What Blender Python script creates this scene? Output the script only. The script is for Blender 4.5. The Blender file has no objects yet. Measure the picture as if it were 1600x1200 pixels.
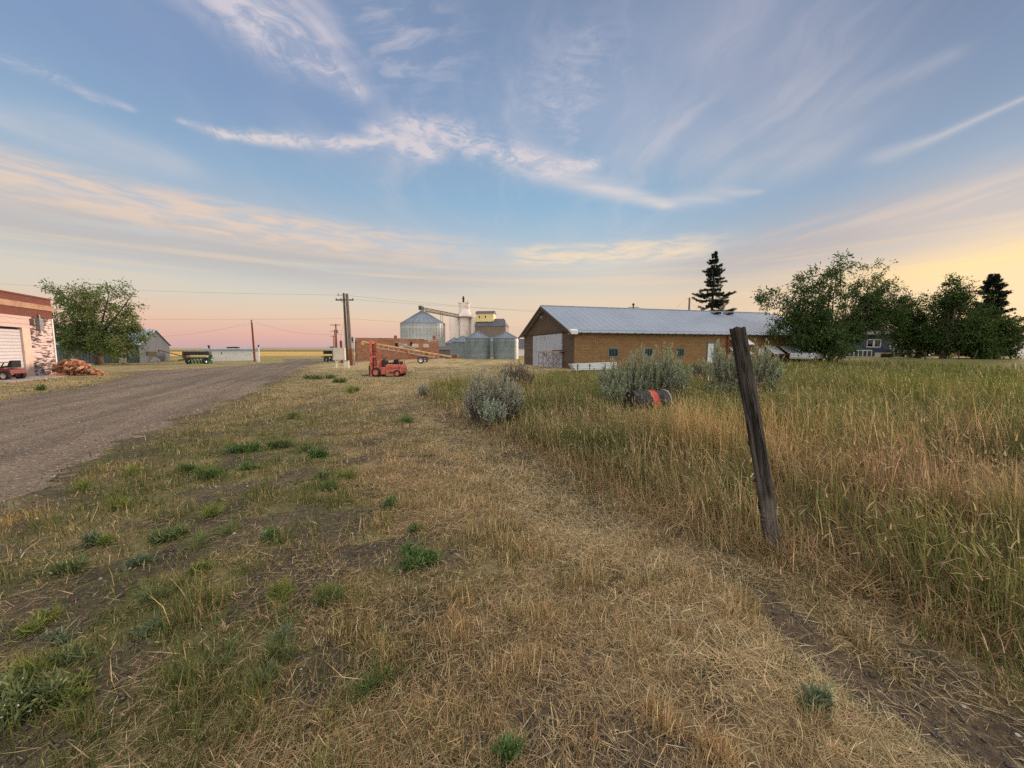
import bpy, math, random
import numpy as np
from mathutils import Vector, Matrix

# ------------------------------------------------------------------ camera, world, sun, exposure
C = bpy.context.scene
F_PX, PITCH, EYE = 600.0, math.atan(55 / 600), 1.6
cam_data = bpy.data.cameras.new('camera')
cam_data.sensor_fit = 'HORIZONTAL'
cam_data.sensor_width = 36.0
cam_data.lens = 36.0 * F_PX / 1600
cam_data.clip_start = 0.05
cam_data.clip_end = 6000
cam = bpy.data.objects.new('camera', cam_data)
C.collection.objects.link(cam)
cam.location = (0, 0, EYE)
cam.rotation_euler = (math.pi / 2 - PITCH, 0, 0)
C.camera = cam
C.view_settings.view_transform = 'Standard'
C.view_settings.look = 'None'
C.view_settings.gamma = 1
C.view_settings.use_curve_mapping = False
C.view_settings.exposure = 0.5
C.cycles.use_denoising = False
C.cycles.max_bounces = 5
C.cycles.diffuse_bounces = 3
C.cycles.glossy_bounces = 2
C.cycles.transparent_max_bounces = 8
C.cycles.use_adaptive_sampling = True
C.cycles.adaptive_threshold = 0.02

SUN_AZ, SUN_EL = math.radians(52), math.radians(10)
SUN_STRENGTH = 3.4
sd = bpy.data.lights.new('sun', 'SUN')
sd.energy = SUN_STRENGTH
sd.angle = math.radians(14)
sd.color = (1.0, 0.70, 0.52)
sun = bpy.data.objects.new('sun', sd)
C.collection.objects.link(sun)
sun_dir = Vector((math.sin(SUN_AZ) * math.cos(SUN_EL), math.cos(SUN_AZ) * math.cos(SUN_EL), math.sin(SUN_EL)))
sun.rotation_euler = (-sun_dir).to_track_quat('-Z', 'Y').to_euler()
sun.location = (30, 20, 30)


def lin(r, g, b):
    """sRGB 0..255 -> linear"""
    return tuple((c / 255 / 12.92) if c / 255 <= 0.04045 else ((c / 255 + 0.055) / 1.055) ** 2.4 for c in (r, g, b))


class V:
    """A float or vector socket with arithmetic."""
    nt = None

    def __init__(s, k): s.k = k

    @staticmethod
    def op(o, *a, clamp=False):
        n = V.nt.nodes.new('ShaderNodeMath'); n.operation = o; n.use_clamp = clamp
        for i, x in enumerate(a):
            if isinstance(x, V): V.nt.links.new(x.k, n.inputs[i])
            else: n.inputs[i].default_value = x
        return V(n.outputs[0])

    def __add__(s, o): return V.op('ADD', s, o)
    __radd__ = __add__
    def __sub__(s, o): return V.op('SUBTRACT', s, o)
    def __rsub__(s, o): return V.op('SUBTRACT', o, s)
    def __mul__(s, o): return V.op('MULTIPLY', s, o)
    __rmul__ = __mul__
    def __truediv__(s, o): return V.op('DIVIDE', s, o)
    def __rtruediv__(s, o): return V.op('DIVIDE', o, s)
    def pw(s, e): return V.op('POWER', s, e)
    def mx(s, o): return V.op('MAXIMUM', s, o)
    def mn(s, o): return V.op('MINIMUM', s, o)
    def exp(s): return V.op('EXPONENT', s)
    def clamp(s): return V.op('ADD', s, 0.0, clamp=True)

    def step(s, a, b):
        """smoothstep"""
        n = V.nt.nodes.new('ShaderNodeMapRange'); n.interpolation_type = 'SMOOTHSTEP'
        V.nt.links.new(s.k, n.inputs[0]); n.inputs[1].default_value = a; n.inputs[2].default_value = b
        return V(n.outputs[0])


def vec(x, y, z=0.0):
    n = V.nt.nodes.new('ShaderNodeCombineXYZ')
    for i, q in enumerate((x, y, z)):
        if isinstance(q, V): V.nt.links.new(q.k, n.inputs[i])
        else: n.inputs[i].default_value = q
    return V(n.outputs[0])


def sep(v):
    n = V.nt.nodes.new('ShaderNodeSeparateXYZ'); V.nt.links.new(v.k, n.inputs[0])
    return [V(o) for o in n.outputs]


def noise(v, scale, detail=3.0, rough=0.55, dist=0.0):
    n = V.nt.nodes.new('ShaderNodeTexNoise')
    if v is not None: V.nt.links.new(v.k, n.inputs['Vector'])
    n.inputs['Scale'].default_value = scale; n.inputs['Detail'].default_value = detail
    n.inputs['Roughness'].default_value = rough; n.inputs['Distortion'].default_value = dist
    return V(n.outputs['Fac'])


def mixc(f, a, b):
    n = V.nt.nodes.new('ShaderNodeMix'); n.data_type = 'RGBA'
    for i, q in ((0, f), (6, a), (7, b)):
        if isinstance(q, V): V.nt.links.new(q.k, n.inputs[i])
        elif i == 0: n.inputs[0].default_value = q
        else: n.inputs[i].default_value = (*q[:3], 1)
    return V(n.outputs[2])


def mulc(a, b):
    n = V.nt.nodes.new('ShaderNodeMix'); n.data_type = 'RGBA'; n.blend_type = 'MULTIPLY'; n.inputs[0].default_value = 1
    for i, q in ((6, a), (7, b)):
        if isinstance(q, V): V.nt.links.new(q.k, n.inputs[i])
        else: n.inputs[i].default_value = (*q[:3], 1)
    return V(n.outputs[2])


def ramp(v, stops):
    n = V.nt.nodes.new('ShaderNodeValToRGB'); V.nt.links.new(v.k, n.inputs[0])
    e = n.color_ramp.elements
    while len(e) < len(stops): e.new(0.5)
    for q, (p, c) in zip(e, stops):
        q.position = p; q.color = (*c, 1)
    return V(n.outputs[0])


# ------------------------------------------------------------------ sky: Nishita dusk sky under thin high cloud
world = bpy.data.worlds.new('World')
C.world = world
world.use_nodes = True
V.nt = world.node_tree
for n in list(V.nt.nodes): V.nt.nodes.remove(n)
w_out = V.nt.nodes.new('ShaderNodeOutputWorld')
w_bg = V.nt.nodes.new('ShaderNodeBackground')
SKY_K = 0.1
w_bg.inputs['Strength'].default_value = SKY_K
V.nt.links.new(w_bg.outputs[0], w_out.inputs[0])
sky = V.nt.nodes.new('ShaderNodeTexSky')
sky.sky_type = 'NISHITA'; sky.sun_disc = False
sky.sun_elevation = SUN_EL; sky.sun_rotation = SUN_AZ
sky.air_density = 1.2; sky.dust_density = 2.0; sky.ozone_density = 2.0
tc = V.nt.nodes.new('ShaderNodeTexCoord')
dirv = V(tc.outputs['Generated'])
dx, dy, dz = sep(dirv)
el = dz.mx(0.0)
hor = (dx * dx + dy * dy).pw(0.5).mx(0.001)
azx = dx / hor                       # sine of the azimuth from straight ahead
elt = (el / 0.7).clamp()             # 0 at the horizon, 1 at 44 degrees


def px_dir(px, py):
    a, b = (px - 800) / F_PX, (600 - py) / F_PX
    d = np.array([a, math.cos(PITCH) + b * math.sin(PITCH), b * math.cos(PITCH) - math.sin(PITCH)])
    return d / np.linalg.norm(d)


K = 1 / SKY_K
SKY_M = 0.705                        # the sky in view against the exposure set above
def sk(r, g, b, m=1.0): return tuple(c * K * 0.1 * m * SKY_M for c in lin(r, g, b))   # scaled by 10 below (ramps clamp at 1)

def st(px, py, c): return (max(0.0, px_dir(px, py)[2]) / 0.7, sk(*c))

ramp_l = ramp(elt, [(0.0, sk(206, 170, 172)), st(330, 522, (234, 182, 166)), st(330, 492, (238, 202, 174)), st(330, 460, (223, 212, 193)),
                    st(330, 420, (207, 207, 203)), st(330, 350, (188, 198, 208)), st(330, 250, (144, 176, 206)), st(330, 120, (126, 154, 194)), st(700, 0, (120, 145, 182)), (1.0, sk(112, 136, 172))])
ramp_c = ramp(elt, [(0.0, sk(226, 190, 172)), st(900, 500, (238, 208, 178)), st(900, 460, (224, 210, 190)), st(900, 415, (203, 206, 204)),
                    st(900, 370, (170, 194, 212)), st(900, 320, (142, 182, 212)), st(900, 220, (130, 164, 200)), st(900, 100, (122, 149, 186)), st(900, 0, (114, 138, 174)), (1.0, sk(108, 130, 166))])
ramp_r = ramp(elt, [(0.0, sk(226, 184, 150)), st(1480, 500, (228, 198, 166)), st(1480, 440, (226, 198, 168)), st(1480, 395, (198, 184, 174)),
                    st(1480, 340, (160, 170, 186)), st(1480, 250, (128, 158, 190)), st(1480, 100, (110, 138, 174)), st(1480, 0, (102, 127, 164)), (1.0, sk(98, 122, 158))])
side_r = azx.step(0.15, 0.78)
side_l = (0.0 - azx).step(-0.1, 0.55)
base = mixc(side_r, mixc(side_l, ramp_c, ramp_l), ramp_r)
base = mulc(base, (1, 1, 1))
# glow round the hidden sun
gd = px_dir(1500, 428)
dotg = (dx * float(gd[0]) + dy * float(gd[1]) + dz * float(gd[2])).mx(0.0)
glow = dotg.pw(110.0) * (1.0 - el.step(0.12, 0.20))
u_, v_ = dx / (el + 0.10), dy / (el + 0.10)


def uv(px, py):
    d = px_dir(px, py); e = max(d[2], 0) + 0.10
    return d[0] / e, d[1] / e


n_warp = noise(vec(u_, v_), 1.3, 3.0)
n_fine = noise(vec(u_ * 1.0, v_ * 1.0), 5.0, 7.0, 0.62, 0.6)
n_streak = noise(vec(u_ * 2.6 + (n_warp - 0.5) * 1.6, v_ * 0.55), 1.6, 6.0, 0.6, 0.3)
n_str2 = noise(vec(u_ * 0.5, v_ * 3.2 + n_warp * 1.5), 1.8, 6.0, 0.62, 0.2)
n_feath = noise(vec(u_ * 1.1 + n_warp * .5, v_ * 1.3), 11.0, 6.0, 0.66, 1.2)
n_big = noise(vec(u_ + 3.7, v_ + 1.3), 0.55, 2.0)
n_rip = noise(vec(u_ * 3.0 + 0.4 * v_, v_ * 7.0 + u_), 2.4, 4.0, 0.6, 0.5)


def streak(pts, width, fade=0.0):
    """soft band along a poly-line of the cloud sheet; widths in cloud-sheet units"""
    tot = None
    n = len(pts) - 1
    for i in range(n):
        (x0, y0), (x1, y1) = uv(*pts[i]), uv(*pts[i + 1])
        ex, ey = x1 - x0, y1 - y0
        L2 = ex * ex + ey * ey
        px_, py_ = u_ - x0, v_ - y0
        t = ((px_ * (ex / L2)) + (py_ * (ey / L2))).clamp()
        qx, qy = px_ - t * ex, py_ - t * ey
        w0 = width[i] if isinstance(width, (list, tuple)) else width
        w1 = width[i + 1] if isinstance(width, (list, tuple)) else width
        w = t * (w1 - w0) + w0
        m = ((qx * qx + qy * qy) / (w * w) * -1.0).exp()
        tot = m if tot is None else tot.mx(m)
    return tot


# main wavy streak across the middle of the sky, wisps, contrail
puff = (n_fine * .5 + n_feath * .5).step(0.40, 0.60)
soft = n_str2.step(0.30, 0.70)
c_main = streak([(288, 190), (345, 210), (430, 218), (540, 224), (600, 222)], [0.02, 0.035, 0.045, 0.05, 0.03]) * (0.25 + puff * 0.8)
c_main2 = streak([(590, 205), (640, 228), (672, 240)], [0.05, 0.10, 0.06]) * (0.25 + puff * 0.8)
c_main3 = streak([(640, 192), (700, 208), (770, 235), (860, 262), (920, 256)], [0.06, 0.09, 0.09, 0.09, 0.05]) * (0.2 + puff * 0.85)
c_main4 = streak([(860, 268), (930, 290), (1040, 320)], [0.10, 0.09, 0.05]) * (0.35 + soft * 0.4)
c_m5 = streak([(1075, 312), (1120, 306), (1185, 300)], [0.10, 0.10, 0.03]) * (0.12 + soft * 0.35)
c_ul = streak([(0, 88), (60, 108), (90, 122), (140, 150), (200, 168)], [0.03, 0.05, 0.03, 0.03, 0.02]) * (0.02 + puff * 0.34)
c_top = streak([(350, -20), (420, 40), (480, 85), (545, 140)], [0.10, 0.10, 0.09, 0.05]) * (0.22 + (n_streak * .6 + n_feath * .4).step(0.38, 0.60) * 1.0)
c_top2 = streak([(420, -10), (470, 20), (520, 60)], [0.07, 0.07, 0.03]) * (0.1 + n_streak.step(0.38, 0.66) * 0.75)
c_rip = streak([(620, 30), (640, 70), (625, 105)], [0.14, 0.16, 0.10]) * n_rip.step(0.42, 0.72) * 0.45
c_cen = streak([(920, 65), (900, 120), (870, 160), (905, 205)], [0.05, 0.16, 0.16, 0.08]) * (n_fine * .6 + n_feath * .4).step(0.40, 0.64) * 0.42
c_con = streak([(1620, 145), (1540, 180), (1470, 212), (1385, 242)], [0.02, 0.024, 0.035, 0.07]) * 0.24
c_con2 = streak([(1620, 145), (1540, 180), (1440, 225)], [0.008, 0.012, 0.016]) * 0.12
c_rw = streak([(1480, 90), (1400, 125), (1345, 150), (1250, 240)], [0.04, 0.05, 0.06, 0.14]) * (0.08 + n_streak.step(0.3, 0.75) * 0.22)
cirrus = n_streak.step(0.44, 0.82) * n_big.step(0.34, 0.66) * el.step(0.12, 0.34) * 0.34
veil_r = streak([(1130, 60), (1240, 180), (1180, 260), (1000, 180)], [0.25, 0.3, 0.25, 0.3]) * (0.16 + n_streak.step(0.25, 0.8) * 0.22)
veil_l = streak([(-40, 170), (120, 210), (250, 250)], [0.10, 0.16, 0.14]) * (0.1 + n_streak.step(0.3, 0.75) * 0.3)
hi = c_main
for q in (c_main2, c_main3, c_main4, c_m5, c_ul, c_top, c_top2, c_rip, c_cen, c_con, c_con2, c_rw, cirrus, veil_r, veil_l):
    hi = 1.0 - (1.0 - hi) * (1.0 - q)
# low bands: long rows of small puffs with grey undersides, in azimuth / height coordinates
az = V.op('ARCTAN2', dx, dy)
b_vec = vec(az * 2.2 + (n_warp - 0.5) * 0.25, el * 26.0)
n_b1 = noise(b_vec, 1.5, 6.0, 0.6, 0.3)
n_b2 = noise(vec(az * 5.0, el * 30.0 + 4.0), 2.2, 6.0, 0.62, 0.4)
n_b3 = noise(vec(az * 1.2 + 7.0, el * 34.0), 1.3, 4.0, 0.55, 0.2)
lft = (0.0 - azx).step(-0.15, 0.5)
tilt = el + azx * 0.035              # bands sink towards the right
bump = lambda x, lo, a, b, hi_: x.step(lo, a) * (1.0 - x.step(b, hi_))
d_gl = px_dir(200, 320)
t0 = float(d_gl[2] + d_gl[0] / math.hypot(d_gl[0], d_gl[1]) * 0.035)
band1 = bump(tilt, t0 - 0.045, t0 - 0.012, t0 + 0.02, t0 + 0.055) * lft * (0.25 + n_b2.step(0.36, 0.62) * 0.75)
grey1 = bump(tilt, t0 - 0.12, t0 - 0.06, t0 - 0.025, t0 + 0.01) * (azx * -1.0).step(-0.25, 0.35) * n_b1.step(0.2, 0.55)
d_c = px_dir(930, 400)
t1 = float(d_c[2])
band2 = bump(el, t1 - 0.03, t1 - 0.005, t1 + 0.012, t1 + 0.04) * bump(azx, -0.05, 0.08, 0.38, 0.52) * (0.15 + n_b2.step(0.36, 0.60) * 0.85)
band3 = bump(el, 0.06, 0.11, 0.17, 0.24) * n_b3.step(0.46, 0.66) * 0.55
d_r = px_dir(1400, 350)
n_sl = noise(vec((az - el * 1.5) * 2.4, (el - az * 0.20) * 26.0), 1.4, 6.0, 0.6, 0.3)
grey_r = streak([(1130, 410), (1350, 365), (1480, 330), (1640, 285)], [0.35, 0.42, 0.40, 0.30]) * (0.45 + n_sl.step(0.3, 0.62) * 0.55)
cream_r = streak([(1180, 380), (1300, 350), (1430, 330), (1640, 275)], [0.12, 0.14, 0.18, 0.14]) * n_sl.step(0.42, 0.64)
glow_s = streak([(1385, 438), (1480, 424), (1560, 400), (1660, 372)], [0.30, 0.42, 0.40, 0.36]) * (0.30 + n_sl.step(0.34, 0.58) * 0.70)

skyc = mixc(n_big.step(0.25, 0.7) * 0.09 + 0.02, base, sk(190, 192, 200))
skyc = mixc(grey1 * 0.75, skyc, sk(194, 187, 184))
skyc = mixc(grey_r * 0.70, skyc, sk(178, 170, 174))
skyc = mixc(cream_r * 0.45, skyc, sk(214, 196, 184))
skyc = mixc(band3, skyc, mixc(side_r, sk(232, 212, 186), sk(236, 200, 160)))
skyc = mixc(band1 * 0.9, skyc, sk(232, 208, 190))
skyc = mixc(band2 * 0.85, skyc, sk(246, 222, 190))
skyc = mixc(glow_s * 0.5, skyc, sk(250, 216, 142))
skyc = mixc(glow * 0.05, skyc, sk(255, 222, 140))
skyc = mixc((hi * el.step(0.1, 0.25)).mn(0.85), skyc, mixc(el.step(0.25, 0.55), sk(238, 222, 212), sk(218, 210, 218)))
# unseen bright cloud layer added overhead and behind the viewpoint to brighten the ground
fill_deck = (el.step(0.70, 0.86)).mx((0.0 - dy).step(0.05, 0.55)) * (0.72 + n_big.step(0.3, 0.6) * 0.28) * el.step(-0.02, 0.12)
FILL_DECK = 1.08
skyc = mixc(fill_deck, skyc, (FILL_DECK, FILL_DECK * 0.965, FILL_DECK * 0.91))
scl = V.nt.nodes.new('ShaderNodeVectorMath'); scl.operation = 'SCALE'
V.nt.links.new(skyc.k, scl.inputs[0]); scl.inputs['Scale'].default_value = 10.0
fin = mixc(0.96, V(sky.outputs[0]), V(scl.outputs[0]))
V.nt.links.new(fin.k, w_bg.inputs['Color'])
world.cycles.sampling_method = 'MANUAL'
world.cycles.sample_map_resolution = 512

# ------------------------------------------------------------------ helpers
rng = np.random.default_rng(7)
random.seed(7)
PI = math.pi


def ray(px, py):
    a, b = (px - 800) / F_PX, (600 - py) / F_PX
    return np.array([a, math.cos(PITCH) + b * math.sin(PITCH), b * math.cos(PITCH) - math.sin(PITCH)])


def G(px, py, z=0.0):
    """point of the level z seen at photo pixel px, py"""
    d = ray(px, py); t = (z - EYE) / d[2]
    return np.array([d[0] * t, d[1] * t])


def P(px, py, Y):
    """point at depth Y along +y seen at photo pixel px, py"""
    d = ray(px, py); t = Y / d[1]
    return Vector((d[0] * t, Y, EYE + d[2] * t))


_tab = np.random.default_rng(3).random((256, 256))


def vn(x, y, s, seed=0):
    """value noise 0..1 with feature size s"""
    x = np.asarray(x, float) / s + seed * 17.31; y = np.asarray(y, float) / s + seed * 9.77
    xi = np.floor(x).astype(int); yi = np.floor(y).astype(int)
    fx, fy = x - xi, y - yi
    fx, fy = fx * fx * (3 - 2 * fx), fy * fy * (3 - 2 * fy)
    t = lambda i, j: _tab[(xi + i) & 255, (yi + j) & 255]
    return (t(0, 0) * (1 - fx) + t(1, 0) * fx) * (1 - fy) + (t(0, 1) * (1 - fx) + t(1, 1) * fx) * fy


def fbm(x, y, s, seed=0):
    return vn(x, y, s, seed) * .55 + vn(x, y, s * .43, seed + 1) * .28 + vn(x, y, s * .19, seed + 2) * .17


def ss(x, a, b):
    t = np.clip((np.asarray(x, float) - a) / (b - a), 0, 1)
    return t * t * (3 - 2 * t)


def inpoly(x, y, poly):
    x = np.asarray(x, float); y = np.asarray(y, float)
    r = np.zeros(x.shape, bool); n = len(poly)
    for i in range(n):
        x0, y0 = poly[i]; x1, y1 = poly[(i + 1) % n]
        c = ((y0 > y) != (y1 > y)) & (x < (x1 - x0) * (y - y0) / ((y1 - y0) if y1 != y0 else 1e-9) + x0)
        r ^= c
    return r


def polydist(x, y, pts, closed=False):
    x = np.asarray(x, float); y = np.asarray(y, float)
    d = np.full(x.shape, 1e9); n = len(pts)
    for i in range(n if closed else n - 1):
        x0, y0 = pts[i]; x1, y1 = pts[(i + 1) % n]
        ex, ey = x1 - x0, y1 - y0; L = ex * ex + ey * ey + 1e-12
        t = np.clip(((x - x0) * ex + (y - y0) * ey) / L, 0, 1)
        d = np.minimum(d, np.hypot(x - x0 - t * ex, y - y0 - t * ey))
    return d


def sdist(x, y, poly):
    """signed distance, positive inside"""
    d = polydist(x, y, poly, True)
    return np.where(inpoly(x, y, poly), d, -d)


def link(o, parent=None):
    C.collection.objects.link(o)
    if parent is not None: o.parent = parent
    return o


def tag(o, label=None, cat=None, group=None, kind=None):
    if label: o['label'] = label
    if cat: o['category'] = cat
    if group: o['group'] = group
    if kind: o['kind'] = kind
    return o


def thing(name, label, cat, loc=(0, 0, 0), rz=0.0, group=None):
    o = bpy.data.objects.new(name, None)
    o.empty_display_size = 0.3
    o.location = loc; o.rotation_euler = (0, 0, rz)
    link(o)
    return tag(o, label, cat, group)


def mesh_np(name, co, tris, mat=None, parent=None, col=None, smooth=False):
    """mesh object from numpy triangles, optional per-vertex colour attribute 'col'"""
    me = bpy.data.meshes.new(name)
    co = np.asarray(co, np.float32); tris = np.asarray(tris, np.int32)
    k = tris.shape[1]
    me.vertices.add(len(co)); me.vertices.foreach_set('co', co.ravel())
    me.loops.add(tris.size); me.loops.foreach_set('vertex_index', tris.ravel())
    me.polygons.add(len(tris)); me.polygons.foreach_set('loop_start', np.arange(len(tris), dtype=np.int32) * k)
    if smooth: me.polygons.foreach_set('use_smooth', np.ones(len(tris), bool))
    if col is not None:
        a = me.color_attributes.new('col', 'FLOAT_COLOR', 'POINT')
        c4 = np.ones((len(co), 4), np.float32); c4[:, :3] = col
        a.data.foreach_set('color', c4.ravel())
    me.update(calc_edges=True)
    if mat: me.materials.append(mat)
    return link(bpy.data.objects.new(name, me), parent)


class MB:
    """collects shapes into ONE mesh"""

    def __init__(s): s.v = []; s.f = []; s.sm = []

    def add(s, vs, fs, smooth=False):
        o = len(s.v); s.v += [tuple(p) for p in vs]; s.f += [tuple(i + o for i in q) for q in fs]; s.sm += [smooth] * len(fs)
        return s

    def box(s, c, d, rz=0.0, R=None):
        """box with centre c and size d"""
        vs = [Vector((x * d[0] / 2, y * d[1] / 2, z * d[2] / 2)) for x in (-1, 1) for y in (-1, 1) for z in (-1, 1)]
        if R is None: R = Matrix.Rotation(rz, 3, 'Z')
        vs = [R @ p + Vector(c) for p in vs]
        return s.add(vs, [(0, 1, 3, 2), (4, 6, 7, 5), (0, 4, 5, 1), (2, 3, 7, 6), (0, 2, 6, 4), (1, 5, 7, 3)])

    def span(s, a, b):
        return s.box([(p + q) / 2 for p, q in zip(a, b)], [abs(q - p) for p, q in zip(a, b)])

    def tube(s, pts, r, n=8, caps=True, smooth=True):
        pts = [Vector(p) for p in pts]; m = len(pts)
        rs = r if isinstance(r, (list, tuple)) else [r] * m
        vs = []; fs = []
        for i, p in enumerate(pts):
            t = (pts[min(i + 1, m - 1)] - pts[max(i - 1, 0)]).normalized()
            up = Vector((0, 0, 1)) if abs(t.z) < .9 else Vector((1, 0, 0))
            a = t.cross(up).normalized(); b = t.cross(a).normalized()
            vs += [p + (a * math.cos(2 * PI * k / n) + b * math.sin(2 * PI * k / n)) * rs[i] for k in range(n)]
        for i in range(m - 1):
            fs += [(i * n + k, i * n + (k + 1) % n, (i + 1) * n + (k + 1) % n, (i + 1) * n + k) for k in range(n)]
        s.add(vs, fs, smooth)
        if caps:
            s.add(vs[:n], [tuple(range(n))]); s.add(vs[-n:], [tuple(reversed(range(n)))])
        return s

    def bar(s, a, b, w, h=None):
        """square bar from a to b"""
        a, b = Vector(a), Vector(b); d = b - a; L = d.length
        q = d.to_track_quat('X', 'Z').to_matrix()
        return s.box((a + b) / 2, (L, w, h or w), R=q)

    def lathe(s, prof, n=24, c=(0, 0, 0), axis='Z', smooth=True):
        """profile [(r, h)] turned about an axis through c"""
        vs = []; c = Vector(c)
        for r, h in prof:
            for k in range(n):
                x, y = r * math.cos(2 * PI * k / n), r * math.sin(2 * PI * k / n)
                vs.append(c + Vector({'Z': (x, y, h), 'X': (h, x, y), 'Y': (x, h, y)}[axis]))
        fs = [(i * n + k, i * n + (k + 1) % n, (i + 1) * n + (k + 1) % n, (i + 1) * n + k) for i in range(len(prof) - 1) for k in range(n)]
        return s.add(vs, fs, smooth)

    def prism(s, poly, lo, hi, axis='Y'):
        """outline of (a, b) pairs pushed along an axis from lo to hi"""
        n = len(poly)
        m = {'Y': lambda a, b, h: (a, h, b), 'X': lambda a, b, h: (h, a, b), 'Z': lambda a, b, h: (a, b, h)}[axis]
        vs = [m(a, b, lo) for a, b in poly] + [m(a, b, hi) for a, b in poly]
        fs = [tuple(range(n)), tuple(reversed(range(n, 2 * n)))] + [(k, (k + 1) % n, n + (k + 1) % n, n + k) for k in range(n)]
        return s.add(vs, fs)

    def build(s, name, mat, parent=None, bevel=0.0):
        me = bpy.data.meshes.new(name)
        me.from_pydata(s.v, [], s.f)
        me.polygons.foreach_set('use_smooth', np.array(s.sm, bool))
        me.update()
        import bmesh
        b = bmesh.new(); b.from_mesh(me); bmesh.ops.recalc_face_normals(b, faces=b.faces); b.to_mesh(me); b.free()
        if mat: me.materials.append(mat)
        o = link(bpy.data.objects.new(name, me), parent)
        if bevel:
            m = o.modifiers.new('bevel', 'BEVEL'); m.width = bevel; m.segments = 2; m.limit_method = 'ANGLE'
        return o


def copy_tree(o, parent=None):
    c = o.copy(); C.collection.objects.link(c)
    if parent is not None: c.parent = parent
    for ch in list(o.children): copy_tree(ch, c)
    return c


# ------------------------------------------------------------------ materials
M = {}


def new_mat(name):
    m = bpy.data.materials.new(name); m.use_nodes = True
    V.nt = m.node_tree
    b = V.nt.nodes['Principled BSDF']
    return m, b


def objc():
    return V(V.nt.nodes.new('ShaderNodeTexCoord').outputs['Object'])


def setcol(b, c):
    if isinstance(c, V): V.nt.links.new(c.k, b.inputs['Base Color'])
    else: b.inputs['Base Color'].default_value = (*c, 1)


def bump(b, h, strength=0.4, dist=0.02):
    n = V.nt.nodes.new('ShaderNodeBump'); n.inputs['Strength'].default_value = strength; n.inputs['Distance'].default_value = dist
    V.nt.links.new(h.k, n.inputs['Height']); V.nt.links.new(n.outputs[0], b.inputs['Normal'])


def mat(name, c, c2=None, scale=3.0, rough=0.7, metal=0.0, lo=0.4, hi=0.65, bumpk=0.0, stretch=(1, 1, 1), spec=None):
    """two-tone noisy surface"""
    m, b = new_mat(name)
    b.inputs['Roughness'].default_value = rough; b.inputs['Metallic'].default_value = metal
    if spec is not None: b.inputs['Specular IOR Level'].default_value = spec
    o = objc()
    if stretch != (1, 1, 1):
        x, y, z = sep(o); o = vec(x * stretch[0], y * stretch[1], z * stretch[2])
    nz = noise(o, scale, 5.0, 0.6)
    if c2 is not None: setcol(b, mixc(nz.step(lo, hi), c, c2))
    else: setcol(b, c)
    if bumpk: bump(b, noise(o, scale * 3, 3.0), bumpk)
    M[name] = m
    return m


def attr_mat(name, rough=0.75, transl=0.3, spec=0.25):
    """colour from the mesh attribute 'col', some light passing through (leaves, blades)"""
    m, b = new_mat(name)
    a = V.nt.nodes.new('ShaderNodeAttribute'); a.attribute_name = 'col'
    V.nt.links.new(a.outputs['Color'], b.inputs['Base Color'])
    b.inputs['Roughness'].default_value = rough; b.inputs['Specular IOR Level'].default_value = spec
    if transl:
        t = V.nt.nodes.new('ShaderNodeBsdfTranslucent'); V.nt.links.new(a.outputs['Color'], t.inputs['Color'])
        x = V.nt.nodes.new('ShaderNodeMixShader'); x.inputs[0].default_value = transl
        V.nt.links.new(b.outputs[0], x.inputs[1]); V.nt.links.new(t.outputs[0], x.inputs[2])
        V.nt.links.new(x.outputs[0], V.nt.nodes['Material Output'].inputs['Surface'])
    M[name] = m
    return m


def brick_mat(name, c1, c2, mortar, w=0.3, h=0.1, ms=0.012, stain=None, stain_k=0.5, rough=0.85):
    m, b = new_mat(name); b.inputs['Roughness'].default_value = rough
    x, y, z = sep(objc())
    t = V.nt.nodes.new('ShaderNodeTexBrick')
    V.nt.links.new(vec(x + y, z, 0.0).k, t.inputs['Vector'])
    t.inputs['Scale'].default_value = 1.0; t.inputs['Brick Width'].default_value = w; t.inputs['Row Height'].default_value = h
    t.inputs['Mortar Size'].default_value = ms; t.inputs['Mortar Smooth'].default_value = 0.3; t.inputs['Bias'].default_value = 0.0
    for k, q in (('Color1', c1), ('Color2', c2), ('Mortar', mortar)): t.inputs[k].default_value = (*q, 1)
    c = V(t.outputs['Color'])
    nz = noise(vec(x + y, z * 2.2, y * .3), 0.9, 6.0, 0.65)
    c = mixc(nz.step(0.45, 0.75) * stain_k, c, stain or mortar)
    n2 = noise(vec((x + y) * 4, z * 11, 0.0), 1.0, 3.0)
    c = mixc(n2.step(0.52, 0.7) * 0.5, c, tuple(q * .55 for q in c1))
    setcol(b, c)
    bump(b, V(t.outputs['Fac']) * -1.0 + n2 * .5, 0.3, 0.01)
    M[name] = m
    return m


def corr_mat(name, c, c2, pitch=0.2, axis=0, rough=0.45, metal=0.35, depth=0.5, rust=None, scale=0.6):
    """ribbed sheet metal; ribs repeat along one object axis (0 x, 1 y, 2 z, 3 round a silo)"""
    m, b = new_mat(name); b.inputs['Roughness'].default_value = rough; b.inputs['Metallic'].default_value = metal
    o = objc(); x, y, z = sep(o)
    u = (x, y, z)[axis]
    w = V.op('SINE', u * (2 * PI / pitch))
    nz = noise(vec(x, y, z * .35), scale, 5.0, 0.6)
    pn = noise(vec(V.op('FLOOR', u / (pitch * 4)) * 3.3, V.op('FLOOR', z / 1.8), 0.0), 5.0, 0.0)
    col = mixc((nz * .6 + pn * .5 - .05).step(0.35, 0.7), c, c2)
    if rust: col = mixc(noise(o, 2.3, 6.0, 0.7).step(0.62, 0.75) * .7, col, rust)
    setcol(b, col)
    bump(b, w, depth, pitch * .12)
    M[name] = m
    return m


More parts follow.
